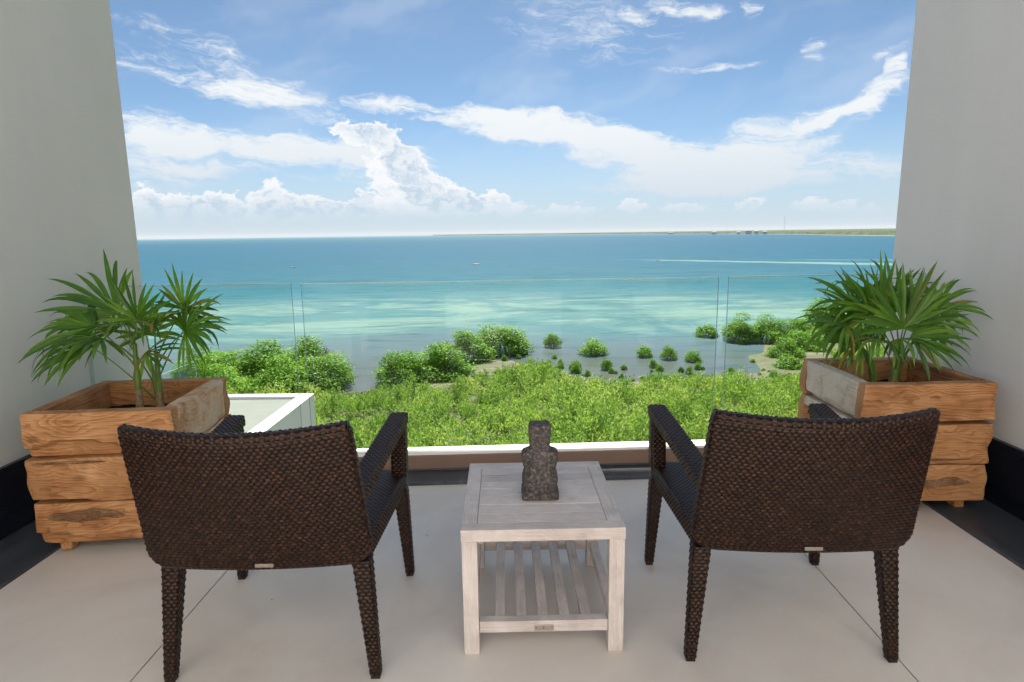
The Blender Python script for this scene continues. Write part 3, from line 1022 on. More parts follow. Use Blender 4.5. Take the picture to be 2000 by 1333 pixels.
def make_chair():
    ch = empty("wicker_armchair")
    # seat shell: lofted front to back
    sy0, sy1 = -0.295, 0.345

    def s_c(t):
        return (0, lerp(sy0, sy1, t), lerp(0.452, 0.442, t))

    def s_h(t):
        e = min(t, 1 - t) * (sy1 - sy0)
        rr = 0.03
        k = 1.0 if e > rr else math.sqrt(max(0.0, 1 - ((rr - e) / rr) ** 2))
        return (lerp(0.345, 0.372, t) - 0.008 * (1 - k), 0.041 * (0.55 + 0.45 * k))
    woven("seat", s_c, s_h, (1, 0, 0), (0, 0.0, 1), sy1 - sy0, parent=ch, rad=0.016)
    # back: reclined, dished in plan, lower corners rounded
    zb, zt_ = 0.440, 0.940
    yb, yt = -0.325, -0.435
    Lb = math.hypot(zt_ - zb, yt - yb)

    def b_c(t):
        return (0, lerp(yb, yt, t), lerp(zb, zt_, t))

    def b_h(t):
        d = t * Lb
        hw = lerp(0.368, 0.345, t)
        if d < 0.07:
            hw -= 0.07 - math.sqrt(max(0.0, 0.07 ** 2 - (0.07 - d) ** 2))
        th = 0.021
        e = Lb - d
        if e < 0.016:
            th = 0.008 + 0.013 * math.sqrt(max(0.0, 1 - ((0.016 - e) / 0.016) ** 2))
            hw -= 0.006 * (1 - e / 0.016)
        return (hw, th)

    def b_bend(Q, t):
        q = np.clip(np.abs(Q[:, 0]) / 0.36, 0, 1.1)
        off = np.zeros((len(Q), 3))
        off[:, 1] = -lerp(0.03, 0.068, t) * (1 - q ** 2)
        off[:, 2] = -0.018 * (1 - q ** 2) * t
        return off
    ny = np.array([0, zt_ - zb, -(yt - yb)]) / Lb
    bk = woven("backrest", b_c, b_h, (1, 0, 0), tuple(ny), Lb, bend=b_bend, parent=ch, rad=0.012)
    # braided roll along the top edge

    def r_c(t):
        x = lerp(-0.339, 0.339, t)
        q = abs(x) / 0.36
        return (x, yt - 0.068 * (1 - q * q), zt_ - 0.018 * (1 - q * q) + 0.001)
    woven("top_roll", r_c, lambda t: (0.0195, 0.0125), (0, 1, 0), (0, 0, 1), 0.652, amp=0.004, period=0.020, row=0.0135, rad=0.010, parent=ch)
    # maker's plate on the lower back edge
    pl = box("maker_plate", (-0.004, -0.388, 0.449), (0.056, -0.3795, 0.462), M_PLATE, bk, 0.002)
    # legs and front posts, each tapering to a small foot
    for sx in (-1, 1):
        def l_c(t, sx=sx):
            return (sx * lerp(0.352, 0.318, t) * 1.0, lerp(-0.325, -0.285, t), lerp(0.012, 0.425, t))
        l = woven("leg", l_c, lambda t: (lerp(0.0175, 0.030, t), lerp(0.019, 0.031, t)), (1, 0, 0), (0, 1, 0), 0.413, parent=ch, rad=0.009)
        box("foot_cap", (sx * 0.352 - 0.016, -0.342, 0.0), (sx * 0.352 + 0.016, -0.308, 0.0125), M_RUBBER, l, 0.002)

        def f_c(t, sx=sx):
            return (sx * lerp(0.374, 0.352, t), lerp(0.318, 0.305, t), lerp(0.012, 0.425, t))
        l = woven("leg", f_c, lambda t: (lerp(0.017, 0.029, t), lerp(0.019, 0.032, t)), (1, 0, 0), (0, 1, 0), 0.413, parent=ch, rad=0.009)
        box("foot_cap", (sx * 0.374 - 0.0155, 0.301, 0.0), (sx * 0.374 + 0.0155, 0.335, 0.0125), M_RUBBER, l, 0.002)

        def p_c(t, sx=sx):
            return (sx * lerp(0.350, 0.352, t), lerp(0.312, 0.318, t), lerp(0.480, 0.705, t))
        woven("arm_post", p_c, lambda t: (0.031, lerp(0.036, 0.030, t)), (1, 0, 0), (0, 1, 0), 0.243, parent=ch, rad=0.009)

        def a_c(t, sx=sx):
            return (sx * lerp(0.309, 0.352, t), lerp(-0.365, 0.35, t), lerp(0.655, 0.722, t))
        woven("armrest", a_c, lambda t: (0.037, 0.024), (1, 0, 0), (0, -0.094, 0.9956), 0.71, parent=ch, rad=0.010)
    return ch


def copy_tree(o, parent=None):
    c = o.copy()
    COL.objects.link(c)
    c.parent = parent
    for chd in o.children:
        copy_tree(chd, c)
    return c


chair = make_chair()
chair.location = (-0.876, 2.205, 0)
chair.rotation_euler = (0, 0, R(1.6))
tag(chair, "dark brown wicker armchair left of the small table, in front of the left planter", "armchair", "wicker armchairs facing the sea")
chair2 = copy_tree(chair)
chair2.location = (0.943, 2.292, 0)
chair2.rotation_euler = (0, 0, R(-0.8))
tag(chair2, "dark brown wicker armchair right of the small table, in front of the right planter")

# ------------------------------------------------------------------ side table
table = empty("side_table", (0.060, 2.322, 0), R(1.6))
tag(table, "whitewashed wooden side table with slatted lower shelf between the armchairs", "table")
TW, TD, TH = 0.290, 0.320, 0.483     # half width, half depth, height
bw = 0.056
tt = 0.044
# top: frame of four boards and seven planks
box("top_board", (-TW, -TD, TH - tt), (TW, -TD + bw, TH), M_WASH['X'], table, 0.0022)
box("top_board", (-TW, TD - bw, TH - tt), (TW, TD, TH), M_WASH['X'], table, 0.0022)
for s in (-1, 1):
    x0, x1 = sorted((s * TW, s * (TW - bw)))
    box("top_board", (x0, -TD + bw + 0.0012, TH - tt), (x1, TD - bw - 0.0012, TH - 0.0004), M_WASH['Y'], table, 0.0022)
npl = 7
pw = (2 * TD - 2 * bw - 0.004) / npl
for i in range(npl):
    y0 = -TD + bw + 0.002 + i * pw
    box("top_plank", (-TW + bw + 0.0012, y0 + 0.0009, TH - 0.028), (TW - bw - 0.0012, y0 + pw - 0.0009, TH - 0.0008 - 0.0006 * (i % 2)), M_WASH['X'], table, 0.0018)
for sx in (-1, 1):
    for sy in (-1, 1):
        x0, x1 = sorted((sx * (TW - 0.002), sx * (TW - 0.057)))
        y0, y1 = sorted((sy * (TD - 0.003), sy * (TD - 0.058)))
        box("leg", (x0, y0, 0.0), (x1, y1, TH - tt - 0.0008), M_WASH['Z'], table, 0.002)
# shelf rails and slats
for sy in (-1, 1):
    y0, y1 = sorted((sy * (TD - 0.010), sy * (TD - 0.045)))
    box("shelf_rail", (-TW + 0.058, y0, 0.080), (TW - 0.058, y1, 0.124), M_WASH['X'], table, 0.002)
for i in range(5):
    xc = (i - 2) * 0.0785
    box("shelf_slat", (xc - 0.0185, -TD + 0.0465, 0.098), (xc + 0.0185, TD - 0.0465, 0.122), M_WASH['Y'], table, 0.002)
for sx in (-1, 1):
    x0, x1 = sorted((sx * (TW - 0.012), sx * (TW - 0.045)))
    box("side_rail", (x0, -TD + 0.059, 0.082), (x1, TD - 0.059, 0.122), M_WASH['Y'], table, 0.002)
    box("side_apron", (x0, -TD + 0.059, TH - tt - 0.046), (x1, TD - 0.059, TH - tt - 0.001), M_WASH['Y'], table, 0.002)
pl = box("maker_plate", (-0.033, -TD + 0.0075, 0.087), (0.036, -TD + 0.0098, 0.109), M_BRASS, table, 0.002)
box("plate_mark", (-0.0012, -TD + 0.0068, 0.0925), (0.0012, -TD + 0.0074, 0.1045), M_INK, pl)
box("plate_screw", (-0.029, -TD + 0.0063, 0.0965), (-0.025, -TD + 0.0074, 0.1005), M_INK, pl, 0.0005)
box("plate_screw", (0.028, -TD + 0.0063, 0.0965), (0.032, -TD + 0.0074, 0.1005), M_INK, pl, 0.0005)


# ------------------------------------------------------------------ stone figure, seen from behind
def make_statue():
    prof = [  # z, half width, half depth, squareness
        (0.000, 0.0665, 0.062, 10), (0.020, 0.0675, 0.063, 10), (0.026, 0.066, 0.061, 8), (0.029, 0.058, 0.051, 4), (0.040, 0.060, 0.055, 3.0),
        (0.062, 0.065, 0.060, 2.8), (0.085, 0.065, 0.057, 2.8), (0.102, 0.060, 0.046, 2.8), (0.116, 0.0575, 0.041, 3.0), (0.135, 0.062, 0.042, 3.4),
        (0.160, 0.066, 0.044, 4.0), (0.180, 0.0665, 0.043, 4.2), (0.190, 0.061, 0.040, 3.6), (0.196, 0.046, 0.036, 3.2), (0.200, 0.0375, 0.034, 4.0), (0.208, 0.0365, 0.034, 5),
        (0.245, 0.0375, 0.035, 6), (0.258, 0.038, 0.036, 6), (0.2605, 0.0395, 0.040, 7), (0.285, 0.0395, 0.040, 7), (0.299, 0.038, 0.038, 5), (0.302, 0.035, 0.035, 5)]
    zs = np.array([q[0] for q in prof])
    nz, na = 120, 128
    zz = np.linspace(0, 0.302, nz)
    A = np.interp(zz, zs, [q[1] for q in prof])
    B = np.interp(zz, zs, [q[2] for q in prof])
    E = np.interp(zz, zs, [q[3] for q in prof])
    th = np.linspace(0, 2 * math.pi, na, endpoint=False)
    V = np.zeros((nz, na, 3))
    for j in range(nz):
        ct, st = np.cos(th), np.sin(th)
        rad = (np.abs(ct) ** E[j] + np.abs(st) ** E[j]) ** (-1 / E[j])
        X, Y = A[j] * rad * ct, B[j] * rad * st
        z = zz[j]
        k = np.ones(na)
        # groove between arm and body, and the gap under the arm
        u = np.abs(X) / A[j]
        if 0.085 < z < 0.19:
            w = math.sin(math.pi * (z - 0.085) / 0.105)
            k -= 0.36 * w * np.exp(-((u - 0.70) / 0.055) ** 2) * (np.abs(st) > 0.3)
            if 0.094 < z < 0.120:
                k -= 0.42 * math.sin(math.pi * (z - 0.094) / 0.026) * np.exp(-((u - 0.78) / 0.09) ** 2)
        # spine and folded legs
        if 0.06 < z < 0.19:
            k -= 0.05 * np.exp(-(X / 0.007) ** 2)
        if 0.03 < z < 0.06:
            k -= 0.06 * np.exp(-((u - 0.80) / 0.06) ** 2)
        V[j] = np.stack([X * k, Y * k, np.full(na, z)], 1)
    for j in range(nz):
        for i in range(na):
            q = Vector(V[j, i])
            n = mnoise.fractal(q * 130, 0.9, 2.0, 4) * 0.0016 + mnoise.noise(q * 45) * 0.0012
            d = Vector((V[j, i, 0], V[j, i, 1], 0))
            if d.length > 0:
                d.normalize()
            V[j, i] += np.array(d) * n
            if 0 < j < nz - 1:
                V[j, i, 2] += n * 0.3
    i = np.arange(na)
    i2 = (i + 1) % na
    rows = np.arange(nz - 1)[:, None] * na
    F = list(map(tuple, np.stack([rows + i, rows + i2, rows + na + i2, rows + na + i], -1).reshape(-1, 4)))
    F.append(tuple(range(na))[::-1])
    F.append(tuple((nz - 1) * na + i))
    o = mesh_obj("stone_figure", V.reshape(-1, 3), F, M_STONE, smooth=True)
    return o


st = make_statue()
st.location = (0.066, 2.297, 0.4835)
st.scale = (1.07, 1.02, 0.965)
st.rotation_euler = (0, 0, R(1.0))
tag(st, "dark carved stone kneeling figure with flat square headdress on the side table", "statue")


# ------------------------------------------------------------------ planters of rough teak logs
def log_board(name, length, height, thick, mat, parent, loc, rot, seed, live=1.0, scoop=None):
    """a slab with uneven ends, wavy edges and a hewn face; local x along, z up, outer face at y=-thick"""
    nx, nz = 36, 12
    rs = random.Random(seed)
    s0 = rs.random() * 50
    grid = []
    for j in range(nz + 1):
        for i in range(nx + 1):
            u, w = i / nx, j / nz
            zlo = live * (0.016 * mnoise.noise(Vector((u * 3.1 + s0, 1, 0))))
            zhi = height + live * (0.010 * mnoise.noise(Vector((u * 2.3 + s0, 7, 0))))
            zhi = min(zhi, height)
            zlo = max(zlo, 0)
            z = lerp(zlo, zhi, w)
            e0 = 0.022 * live * (mnoise.noise(Vector((s0, w * 2.6, 3))) - 0.15)
            e1 = 0.022 * live * (mnoise.noise(Vector((s0 + 9, w * 2.6, 5))) - 0.15)
            x = lerp(-length / 2 - e0, length / 2 + e1, u)
            # edges round over, face swells gently
            ed = min(w, 1 - w) * height
            rnd = 0.006 * max(0.0, 1 - ed / 0.016) ** 2
            ee = min(u, 1 - u) * length
            rnd += 0.004 * max(0.0, 1 - ee / 0.012) ** 2
            face = -thick + rnd - 0.006 * mnoise.fractal(Vector((u * 2.2 + s0, w * 1.5, 2)), 1.0, 2.0, 3) * live
            if scoop:
                lim = scoop[0] + scoop[1] * mnoise.noise(Vector((u * 2.0 + s0, 11, 0))) + scoop[2] * math.sin(u * math.pi)
                dz = lim - w
                if dz > 0:
                    face += 0.034 * min(1.0, dz / 0.03)
            grid.append((x, face, z))
    nf = len(grid)
    back = [(gx, 0.0, gz) for gx, gy, gz in grid]
    V = grid + back
    F = []
    W = nx + 1
    for j in range(nz):
        for i in range(nx):
            a = j * W + i
            F.append((a, a + 1, a + W + 1, a + W))
            F.append((nf + a, nf + a + W, nf + a + W + 1, nf + a + 1))
    for i in range(nx):
        F.append((i, nf + i, nf + i + 1, i + 1))
        a = nz * W + i
        F.append((a, a + 1, nf + a + 1, nf + a))
    for j in range(nz):
        a = j * W
        F.append((a, a + W, nf + a + W, nf + a))
        a = j * W + nx
        F.append((a, nf + a, nf + a + W, a + W))
    o = mesh_obj(name, V, F, mat, parent, smooth=True)
    o.data.set_sharp_from_angle(angle=R(42))
    o.location = loc
    o.rotation_euler = (0, 0, rot)
    return o


def make_planter(loc, rz, size, label, m_side_l, m_side_r, seed, scoops):
    pt = empty("wooden_planter", loc, rz)
    tag(pt, label, "planter", "teak log planters with palms")
    th = 0.066
    h = size / 2
    z0, step = 0.042, 0.2205
    for k in range(3):
        z = z0 + k * step
        hh = step - 0.005
        ins = 0.004 * ((k * 7 + seed) % 3)
        log_board("log_board", size - ins, hh, th, M_TEAK_X, pt, (0, -h + th, z), 0, seed * 31 + k, 1.0, scoops.get(k))
        log_board("log_board", size - ins, hh, th, M_TEAK_X, pt, (0, h - th, z), math.pi, seed * 37 + k, 1.0)
        # side boards sit between front and back; their local grain runs along x after turning
        log_board("log_board", size - 2 * th - 0.004, hh, th, m_side_l, pt, (-h + th + 0.002, 0, z), -math.pi / 2, seed * 41 + k, 0.8, scoops.get(10 + k))
        log_board("log_board", size - 2 * th - 0.004, hh, th, m_side_r, pt, (h - th - 0.002, 0, z), math.pi / 2, seed * 43 + k, 0.8, scoops.get(20 + k))
    q = h - th - 0.006
    box("liner", (-q, -q, 0.06), (q, q, 0.545), M_LINER, pt)
    so = grid_soil(q - 0.004, seed)
    so.parent = pt
    for sx in (-1, 1):
        for sy in (-1, 1):
            cx, cy = sx * (h - 0.10), sy * (h - 0.075)
            box("foot", (cx - 0.026, cy - 0.03, 0.0), (cx + 0.026, cy + 0.03, 0.0415), M_TEAK_Y, pt, 0.006)
    return pt


def grid_soil(q, seed):
    n = 28
    xs = np.linspace(-q, q, n)
    XX, YY = np.meshgrid(xs, xs)
    Z = 0.566 + 0.012 * vnoise(XX, YY, 9.0, seed + 0.5) + 0.004 * np.random.default_rng(seed).random(XX.shape)
    V = np.stack([XX.ravel(), YY.ravel(), Z.ravel()], 1)
    i = np.arange(n - 1)[None, :] + (np.arange(n - 1) * n)[:, None]
    F = np.stack([i, i + 1, i + n + 1, i + n], -1).reshape(-1, 4)
    return link(bpy.data.objects.new("soil", np_mesh("soil", V, F, [M_SOIL], False)))


M_ROUGH = mat_wood("rough_bark_hollow", (0.085, 0.040, 0.020), (0.22, 0.115, 0.06), (0.42, 0.27, 0.16), axis='X', scale=3.2, rough=0.9, cracks=1.0, spec=0.1)


def bark_patch(planter, x, y_, z, w, h, seed):
    """torn, unplaned hollow left in the face of a log"""
    nx, nz = 30, 9
    V, F = [], []
    for j in range(nz + 1):
        for i in range(nx + 1):
            u, q = i / nx * 2 - 1, j / nz * 2 - 1
            env = math.sqrt(max(0.0, 1 - u * u)) * (1 + 0.35 * mnoise.noise(Vector((u * 3 + seed, 2, 0))))
            zz = q * h / 2 * env + 0.25 * h * mnoise.noise(Vector((u * 1.3 + seed, 5, 1)))
            edge = min(1.0, (1 - abs(q)) * 3, (1 - abs(u)) * 5)
            yy = -0.0005 - 0.007 * edge * abs(mnoise.fractal(Vector((u * 7 + seed, q * 3, 3)), 0.9, 2.0, 3))
            V.append((u * w / 2, yy, zz))
    for j in range(nz):
        for i in range(nx):
            a = j * (nx + 1) + i
            F.append((a, a + 1, a + nx + 2, a + nx + 1))
    o = mesh_obj("bark_hollow", V, F, M_ROUGH, planter, smooth=False)
    o.location = (x, y_, z)
    return o


# side boards are turned by 90 degrees, so their grain is the x-grain of the log
M_SIDE_L = mat_wood("teak_worn_pale_side", (0.24, 0.10, 0.04), (0.50, 0.27, 0.12), (0.66, 0.44, 0.25), axis='X', scale=1.6, weather=(0.66, 0.54, 0.42), wamt=0.65, rough=0.65)
M_SIDE_R = mat_wood("teak_silvered_side", (0.27, 0.18, 0.12), (0.52, 0.42, 0.33), (0.66, 0.57, 0.48), axis='X', scale=1.6, weather=(0.64, 0.58, 0.51), wamt=0.75, rough=0.7)

pl_left = make_planter((-2.012, 3.068, 0.012), R(5.0), 0.69, "rough teak log planter with a warm brown pale-streaked right side, by the left wall", M_TEAK_X, M_SIDE_L, 3,
             {2: (0.20, 0.16, 0.14), 0: (0.26, 0.22, 0.02), 1: (0.02, 0.10, 0.0)})
pl_right = make_planter((2.10, 3.445, 0.012), R(1.2), 0.695, "rough teak log planter with a silvery grey left side, by the right wall", M_SIDE_R, M_TEAK_X, 5,
             {2: (0.06, 0.05, 0.0), 0: (0.04, 0.05, 0.0), 12: (0.10, 0.3, 0.05), 11: (0.75, 0.3, 0.0)})

bark_patch(pl_left, -0.10, -0.3495, 0.195, 0.36, 0.055, 4.0)
bark_patch(pl_left, -0.14, -0.3495, 0.462, 0.34, 0.014, 9.0)
bark_patch(pl_right, 0.10, -0.3525, 0.165, 0.30, 0.050, 6.0)
bark_patch(pl_right, 0.05, -0.3525, 0.292, 0.40, 0.012, 14.0)


# ------------------------------------------------------------------ fan palms
def frond(plant, origin, base, hub, axis, nrm, L, n, spread, droop, seed, dry=False, wmax=0.0140):
    n = int(n * 1.12)
    rs = random.Random(seed)
    hub = Vector(hub) - Vector(origin)
    base = Vector(base) - Vector(origin)
    a = Vector(axis).normalized()
    nn = Vector(nrm)
    nn = (nn - a * nn.dot(a)).normalized()
    V, F, T, Mi = [], [], [], []
    # petiole
    seg, ring = 10, 6
    mid = (base + hub) / 2 + Vector((0, 0, 0.04)) + (base - hub).cross(Vector((0, 0, 1))) * rs.uniform(-0.06, 0.06)
    prev = None
    for i in range(seg + 1):
        t = i / seg
        c = base * (1 - t) ** 2 + mid * 2 * t * (1 - t) + hub * t * t
        tan = ((mid - base) * (1 - t) + (hub - mid) * t).normalized()
        u = tan.cross(Vector((0.3, 1, 0.1))).normalized()
        v = tan.cross(u)
        rr = lerp(0.0048, 0.0024, t)
        for k in range(ring):
            an = 2 * math.pi * k / ring
            V.append(c + u * math.cos(an) * rr + v * math.sin(an) * rr)
        if i:
            b0 = (i - 1) * ring
            for k in range(ring):
                k2 = (k + 1) % ring
                F.append((b0 + k, b0 + k2, b0 + ring + k2, b0 + ring + k))
                T.append(0.5)
                Mi.append(1)
    ns = 8
    for q in range(n):
        f = (q + 0.5) / n - 0.5
        ang = f * R(spread) + R(rs.uniform(-4.5, 4.5))
        rot = Matrix.Rotation(ang, 3, nn)
        d = (rot @ a).normalized()
        ln = L * (1 - 0.24 * abs(2 * f) ** 1.6) * rs.uniform(0.82, 1.18)
        side = nn.cross(d).normalized()
        fold = rs.uniform(0.25, 0.5)
        dr = droop * rs.uniform(0.4, 1.9)
        kink = rs.random() < 0.14
        isdry = rs.random() < (0.16 if dry else 0.01)
        twist = R(rs.uniform(-18, 18))
        w_ = wmax * rs.uniform(0.82, 1.12) * (L / 0.30) ** 0.5
        b0 = len(V)
        tint = min(1, max(0, 0.5 + rs.uniform(-0.45, 0.45)))
        pt = hub.copy()
        dcur = d.copy()
        for i in range(ns + 1):
            t = i / ns
            if i:
                bend = dr * (t ** 1.5) * (1.5 if not kink else (0.5 if t < 0.6 else 6.0))
                dcur = (dcur + Vector((0, 0, -1)) * bend / ns * 2.0).normalized()
                pt = pt + dcur * ln / ns
            # width: fused and narrow at the hub, broad past the middle, tapering to a point
            wd = w_ * (0.30 + 1.15 * t if t < 0.5 else 0.875 * (1 - ((t - 0.5) / 0.5) ** 1.7) + 0.02)
            sd_ = (Matrix.Rotation(twist * t, 3, dcur) @ side)
            sd_ = (sd_ - dcur * sd_.dot(dcur)).normalized()
            nl = dcur.cross(sd_)
            if nl.dot(nn) < 0:
                nl = -nl
            V.append(pt - sd_ * wd + nl * wd * fold)
            V.append(pt.copy())
            V.append(pt + sd_ * wd + nl * wd * fold)
            if i:
                k = b0 + (i - 1) * 3
                for c0 in (0, 1):
                    F.append((k + c0, k + c0 + 1, k + c0 + 4, k + c0 + 3))
                    T.append(tint)
                    Mi.append(2 if isdry else 0)
    me = np_mesh("frond", np.array([tuple(v) for v in V]), np.array(F), [M_PALM, M_PETIOLE, M_PALM_DRY], True, fmat=Mi, fattr={'tint': T})
    return link(bpy.data.objects.new("frond", me), plant)


def palm_stem(plant, origin, x, yy, z0, z1, r0, r1, lean, seed):
    rs = random.Random(seed)
    V, F = [], []
    seg, ring = 14, 10
    for i in range(seg + 1):
        t = i / seg
        c = Vector((x + lean[0] * t - origin[0], yy + lean[1] * t - origin[1], lerp(z0, z1, t) - origin[2]))
        rr = lerp(r0, r1, t) * (1 + 0.10 * math.sin(i * 2.4) + rs.uniform(-0.05, 0.05))
        for k in range(ring):
            an = 2 * math.pi * k / ring
            V.append(c + Vector((math.cos(an) * rr, math.sin(an) * rr, 0)))
        if i:
            b0 = (i - 1) * ring
            for k in range(ring):
                k2 = (k + 1) % ring
                F.append((b0 + k, b0 + k2, b0 + ring + k2, b0 + ring + k))
    Mi = [0 if q // ring < seg * 0.4 else 1 for q in range(len(F))]
    return mesh_obj("stem", V, F, None, plant, True, mats=[M_PSTEM, M_PETIOLE], fmat=Mi)


def make_palm(origin, label, stems, fronds, seed):
    pl_ = empty("fan_palm", origin)
    tag(pl_, label, "palm", "fan palms in planters")
    for i, s_ in enumerate(stems):
        palm_stem(pl_, origin, *s_, seed + i)
    for i, fr in enumerate(fronds):
        bx, by = stems[fr[0]][0], stems[fr[0]][1]
        ln = stems[fr[0]][6]
        tb = fr[8] if len(fr) > 8 else 0.6
        st0, st1 = stems[fr[0]][2], stems[fr[0]][3]
        base = (bx + ln[0] * tb, by + ln[1] * tb, lerp(st0, st1, tb))
        frond(pl_, origin, base, fr[1], fr[2], fr[3], fr[4], fr[5], fr[6], fr[7], seed * 100 + i, dry=(i % 5 == 2))
    return pl_


# (stem, hub, axis, normal, length, leaflets, spread, droop[, start on stem])
left_origin = (-1.93, 3.06, 0.575)
make_palm(left_origin, "multi-stemmed fan palm with tall slender stalks in the left planter",
          [(-1.975, 3.04, 0.56, 0.98, 0.020, 0.010, (0.02, -0.01)), (-1.885, 3.07, 0.56, 0.93, 0.021, 0.010, (0.01, 0.0)), (-1.93, 3.13, 0.56, 0.85, 0.014, 0.007, (-0.03, 0.03))],
          [(0, (-1.897, 2.98, 1.110), (0.05, -0.15, 1.0), (0.0, -1, 0.15), 0.225, 15, 215, 0.10, 1.0),
           (0, (-2.074, 3.10, 1.135), (-0.85, 0.05, 0.45), (0.1, -0.9, 0.6), 0.37, 14, 150, 0.28, 0.9),
           (1, (-1.696, 3.05, 1.15), (0.35, -0.1, 0.9), (-0.1, -1, 0.2), 0.225, 14, 220, 0.18, 0.9),
           (1, (-1.648, 2.95, 1.049), (0.75, -0.25, 0.42), (0.0, -0.85, 0.55), 0.255, 15, 250, 0.40, 0.8),
           (0, (-2.128, 3.00, 1.070), (-0.9, -0.2, 0.12), (0.0, -0.7, 0.8), 0.33, 14, 160, 0.60, 0.7),
           (2, (-2.190, 3.05, 0.962), (-0.8, -0.1, 0.15), (-0.1, -0.7, 0.75), 0.34, 12, 130, 0.95, 0.3),
           (0, (-1.903, 2.90, 1.102), (0.35, -0.65, 0.15), (0.1, -0.2, 1.0), 0.25, 12, 210, 0.55, 1.0),
           (1, (-1.856, 2.95, 0.945), (0.75, -0.3, -0.1), (0.2, -0.7, 0.7), 0.20, 8, 170, 0.30, 0.5),
           (2, (-1.996, 3.20, 1.00), (-0.1, 0.25, 1.0), (0.0, -1, 0.2), 0.24, 14, 220, 0.12, 0.9),
           (2, (-2.151, 3.20, 1.03), (-0.7, 0.45, 0.35), (0.0, -0.7, 0.7), 0.30, 13, 200, 0.50, 0.6),
           (1, (-1.80, 3.22, 1.02), (0.55, 0.45, 0.35), (0.0, -0.6, 0.8), 0.26, 12, 200, 0.50, 0.6),
           (0, (-2.03, 2.90, 1.03), (-0.45, -0.75, 0.10), (0.0, -0.3, 1.0), 0.26, 12, 190, 0.60, 0.8),
           (1, (-1.79, 2.95, 1.09), (0.45, -0.55, 0.35), (0.0, -0.5, 0.9), 0.22, 12, 220, 0.55, 0.9)], 11)
right_origin = (2.10, 3.42, 0.575)
make_palm(right_origin, "bushy short-stemmed fan palm with arching leaves in the right planter",
          [(2.085, 3.40, 0.56, 0.80, 0.030, 0.016, (0.02, 0.0)), (2.03, 3.46, 0.56, 0.74, 0.022, 0.012, (-0.03, 0.02)), (2.14, 3.47, 0.56, 0.74, 0.020, 0.012, (0.04, 0.02))],
          [(0, (2.076, 3.33, 0.967), (0.12, -0.05, 1.0), (0.0, -1, 0.25), 0.345, 17, 205, 0.16, 1.0),
           (1, (1.898, 3.50, 1.062), (-0.75, 0.0, 0.50), (0.1, -0.9, 0.6), 0.30, 14, 190, 0.60, 0.9),
           (1, (1.78, 3.35, 0.985), (-0.6, -0.25, 0.10), (-0.1, -0.5, 0.9), 0.27, 12, 200, 1.00, 0.7),
           (0, (2.00, 3.42, 1.06), (-0.25, 0.0, 0.95), (0.05, -1, 0.25), 0.29, 15, 190, 0.18, 1.0),
           (0, (2.16, 3.40, 1.03), (0.35, 0.0, 0.9), (-0.05, -1, 0.25), 0.28, 14, 190, 0.22, 1.0),
           (2, (2.33, 3.46, 1.056), (0.75, -0.1, 0.40), (-0.1, -0.8, 0.7), 0.25, 13, 190, 0.45, 0.9),
           (2, (2.102, 3.30, 0.924), (0.85, -0.25, -0.10), (0.0, -0.8, 0.6), 0.30, 13, 130, 0.40, 0.8),
           (0, (1.902, 3.25, 0.923), (-0.2, -0.55, 0.0), (0.0, -0.4, 0.9), 0.24, 11, 190, 1.30, 0.6),
           (0, (1.99, 3.22, 0.926), (0.15, -0.6, 0.05), (0.0, -0.4, 0.9), 0.24, 10, 180, 1.30, 0.6),
           (1, (1.868, 3.35, 0.872), (-0.75, -0.3, -0.05), (0.0, -0.6, 0.8), 0.26, 11, 170, 0.70, 0.5),
           (2, (2.172, 3.60, 1.079), (0.25, 0.35, 0.9), (0.0, -0.9, 0.4), 0.28, 14, 220, 0.20, 0.9),
           (1, (2.02, 3.62, 1.0), (-0.3, 0.4, 0.8), (0.0, -0.9, 0.4), 0.30, 14, 220, 0.25, 0.8),
           (0, (1.93, 3.40, 1.04), (-0.55, -0.15, 0.7), (0.2, -1, 0.35), 0.30, 14, 180, 0.35, 0.9),
           (2, (2.22, 3.38, 0.99), (0.7, -0.3, 0.30), (0.0, -0.8, 0.6), 0.26, 13, 180, 0.60, 0.9),
           (1, (1.84, 3.42, 0.95), (-0.85, -0.1, 0.25), (0.0, -0.7, 0.7), 0.30, 13, 170, 0.75, 0.7)], 23)


# ------------------------------------------------------------------ mangrove trees
def leaf_cloud(centres, radii, n, size, rs, up_bias=0.35, inner=0.35, aspect=0.55):
    """leaf quads scattered over a set of ellipsoidal clumps"""
    centres, radii = np.array(centres), np.array(radii)
    wts = radii[:, 0] * radii[:, 1] + radii[:, 0] * radii[:, 2]
    k = rs.choice(len(centres), n, p=wts / wts.sum())
    d = rs.normal(size=(n, 3))
    d /= np.linalg.norm(d, axis=1)[:, None]
    d[:, 2] = np.where(d[:, 2] < -0.65, -d[:, 2], d[:, 2])
    rad = 1 - inner * rs.random(n) ** 1.6 + 0.10 * rs.normal(size=n)
    rad = np.where(rs.random(n) < 0.12, rad * rs.uniform(1.05, 1.5, n), rad)
    C = centres[k] + d * radii[k] * rad[:, None]
    nrm = d + rs.normal(size=(n, 3)) * 0.55
    nrm[:, 2] += up_bias
    nrm /= np.linalg.norm(nrm, axis=1)[:, None]
    t = np.cross(nrm, rs.normal(size=(n, 3)))
    t /= np.linalg.norm(t, axis=1)[:, None]
    b_ = np.cross(nrm, t)
    s = size * rs.uniform(0.6, 1.35, n)[:, None]
    V = np.stack([C - t * s, C - b_ * s * aspect, C + t * s, C + b_ * s * aspect], 1).reshape(-1, 3)
    F = np.arange(4 * n).reshape(n, 4)
    return V, F


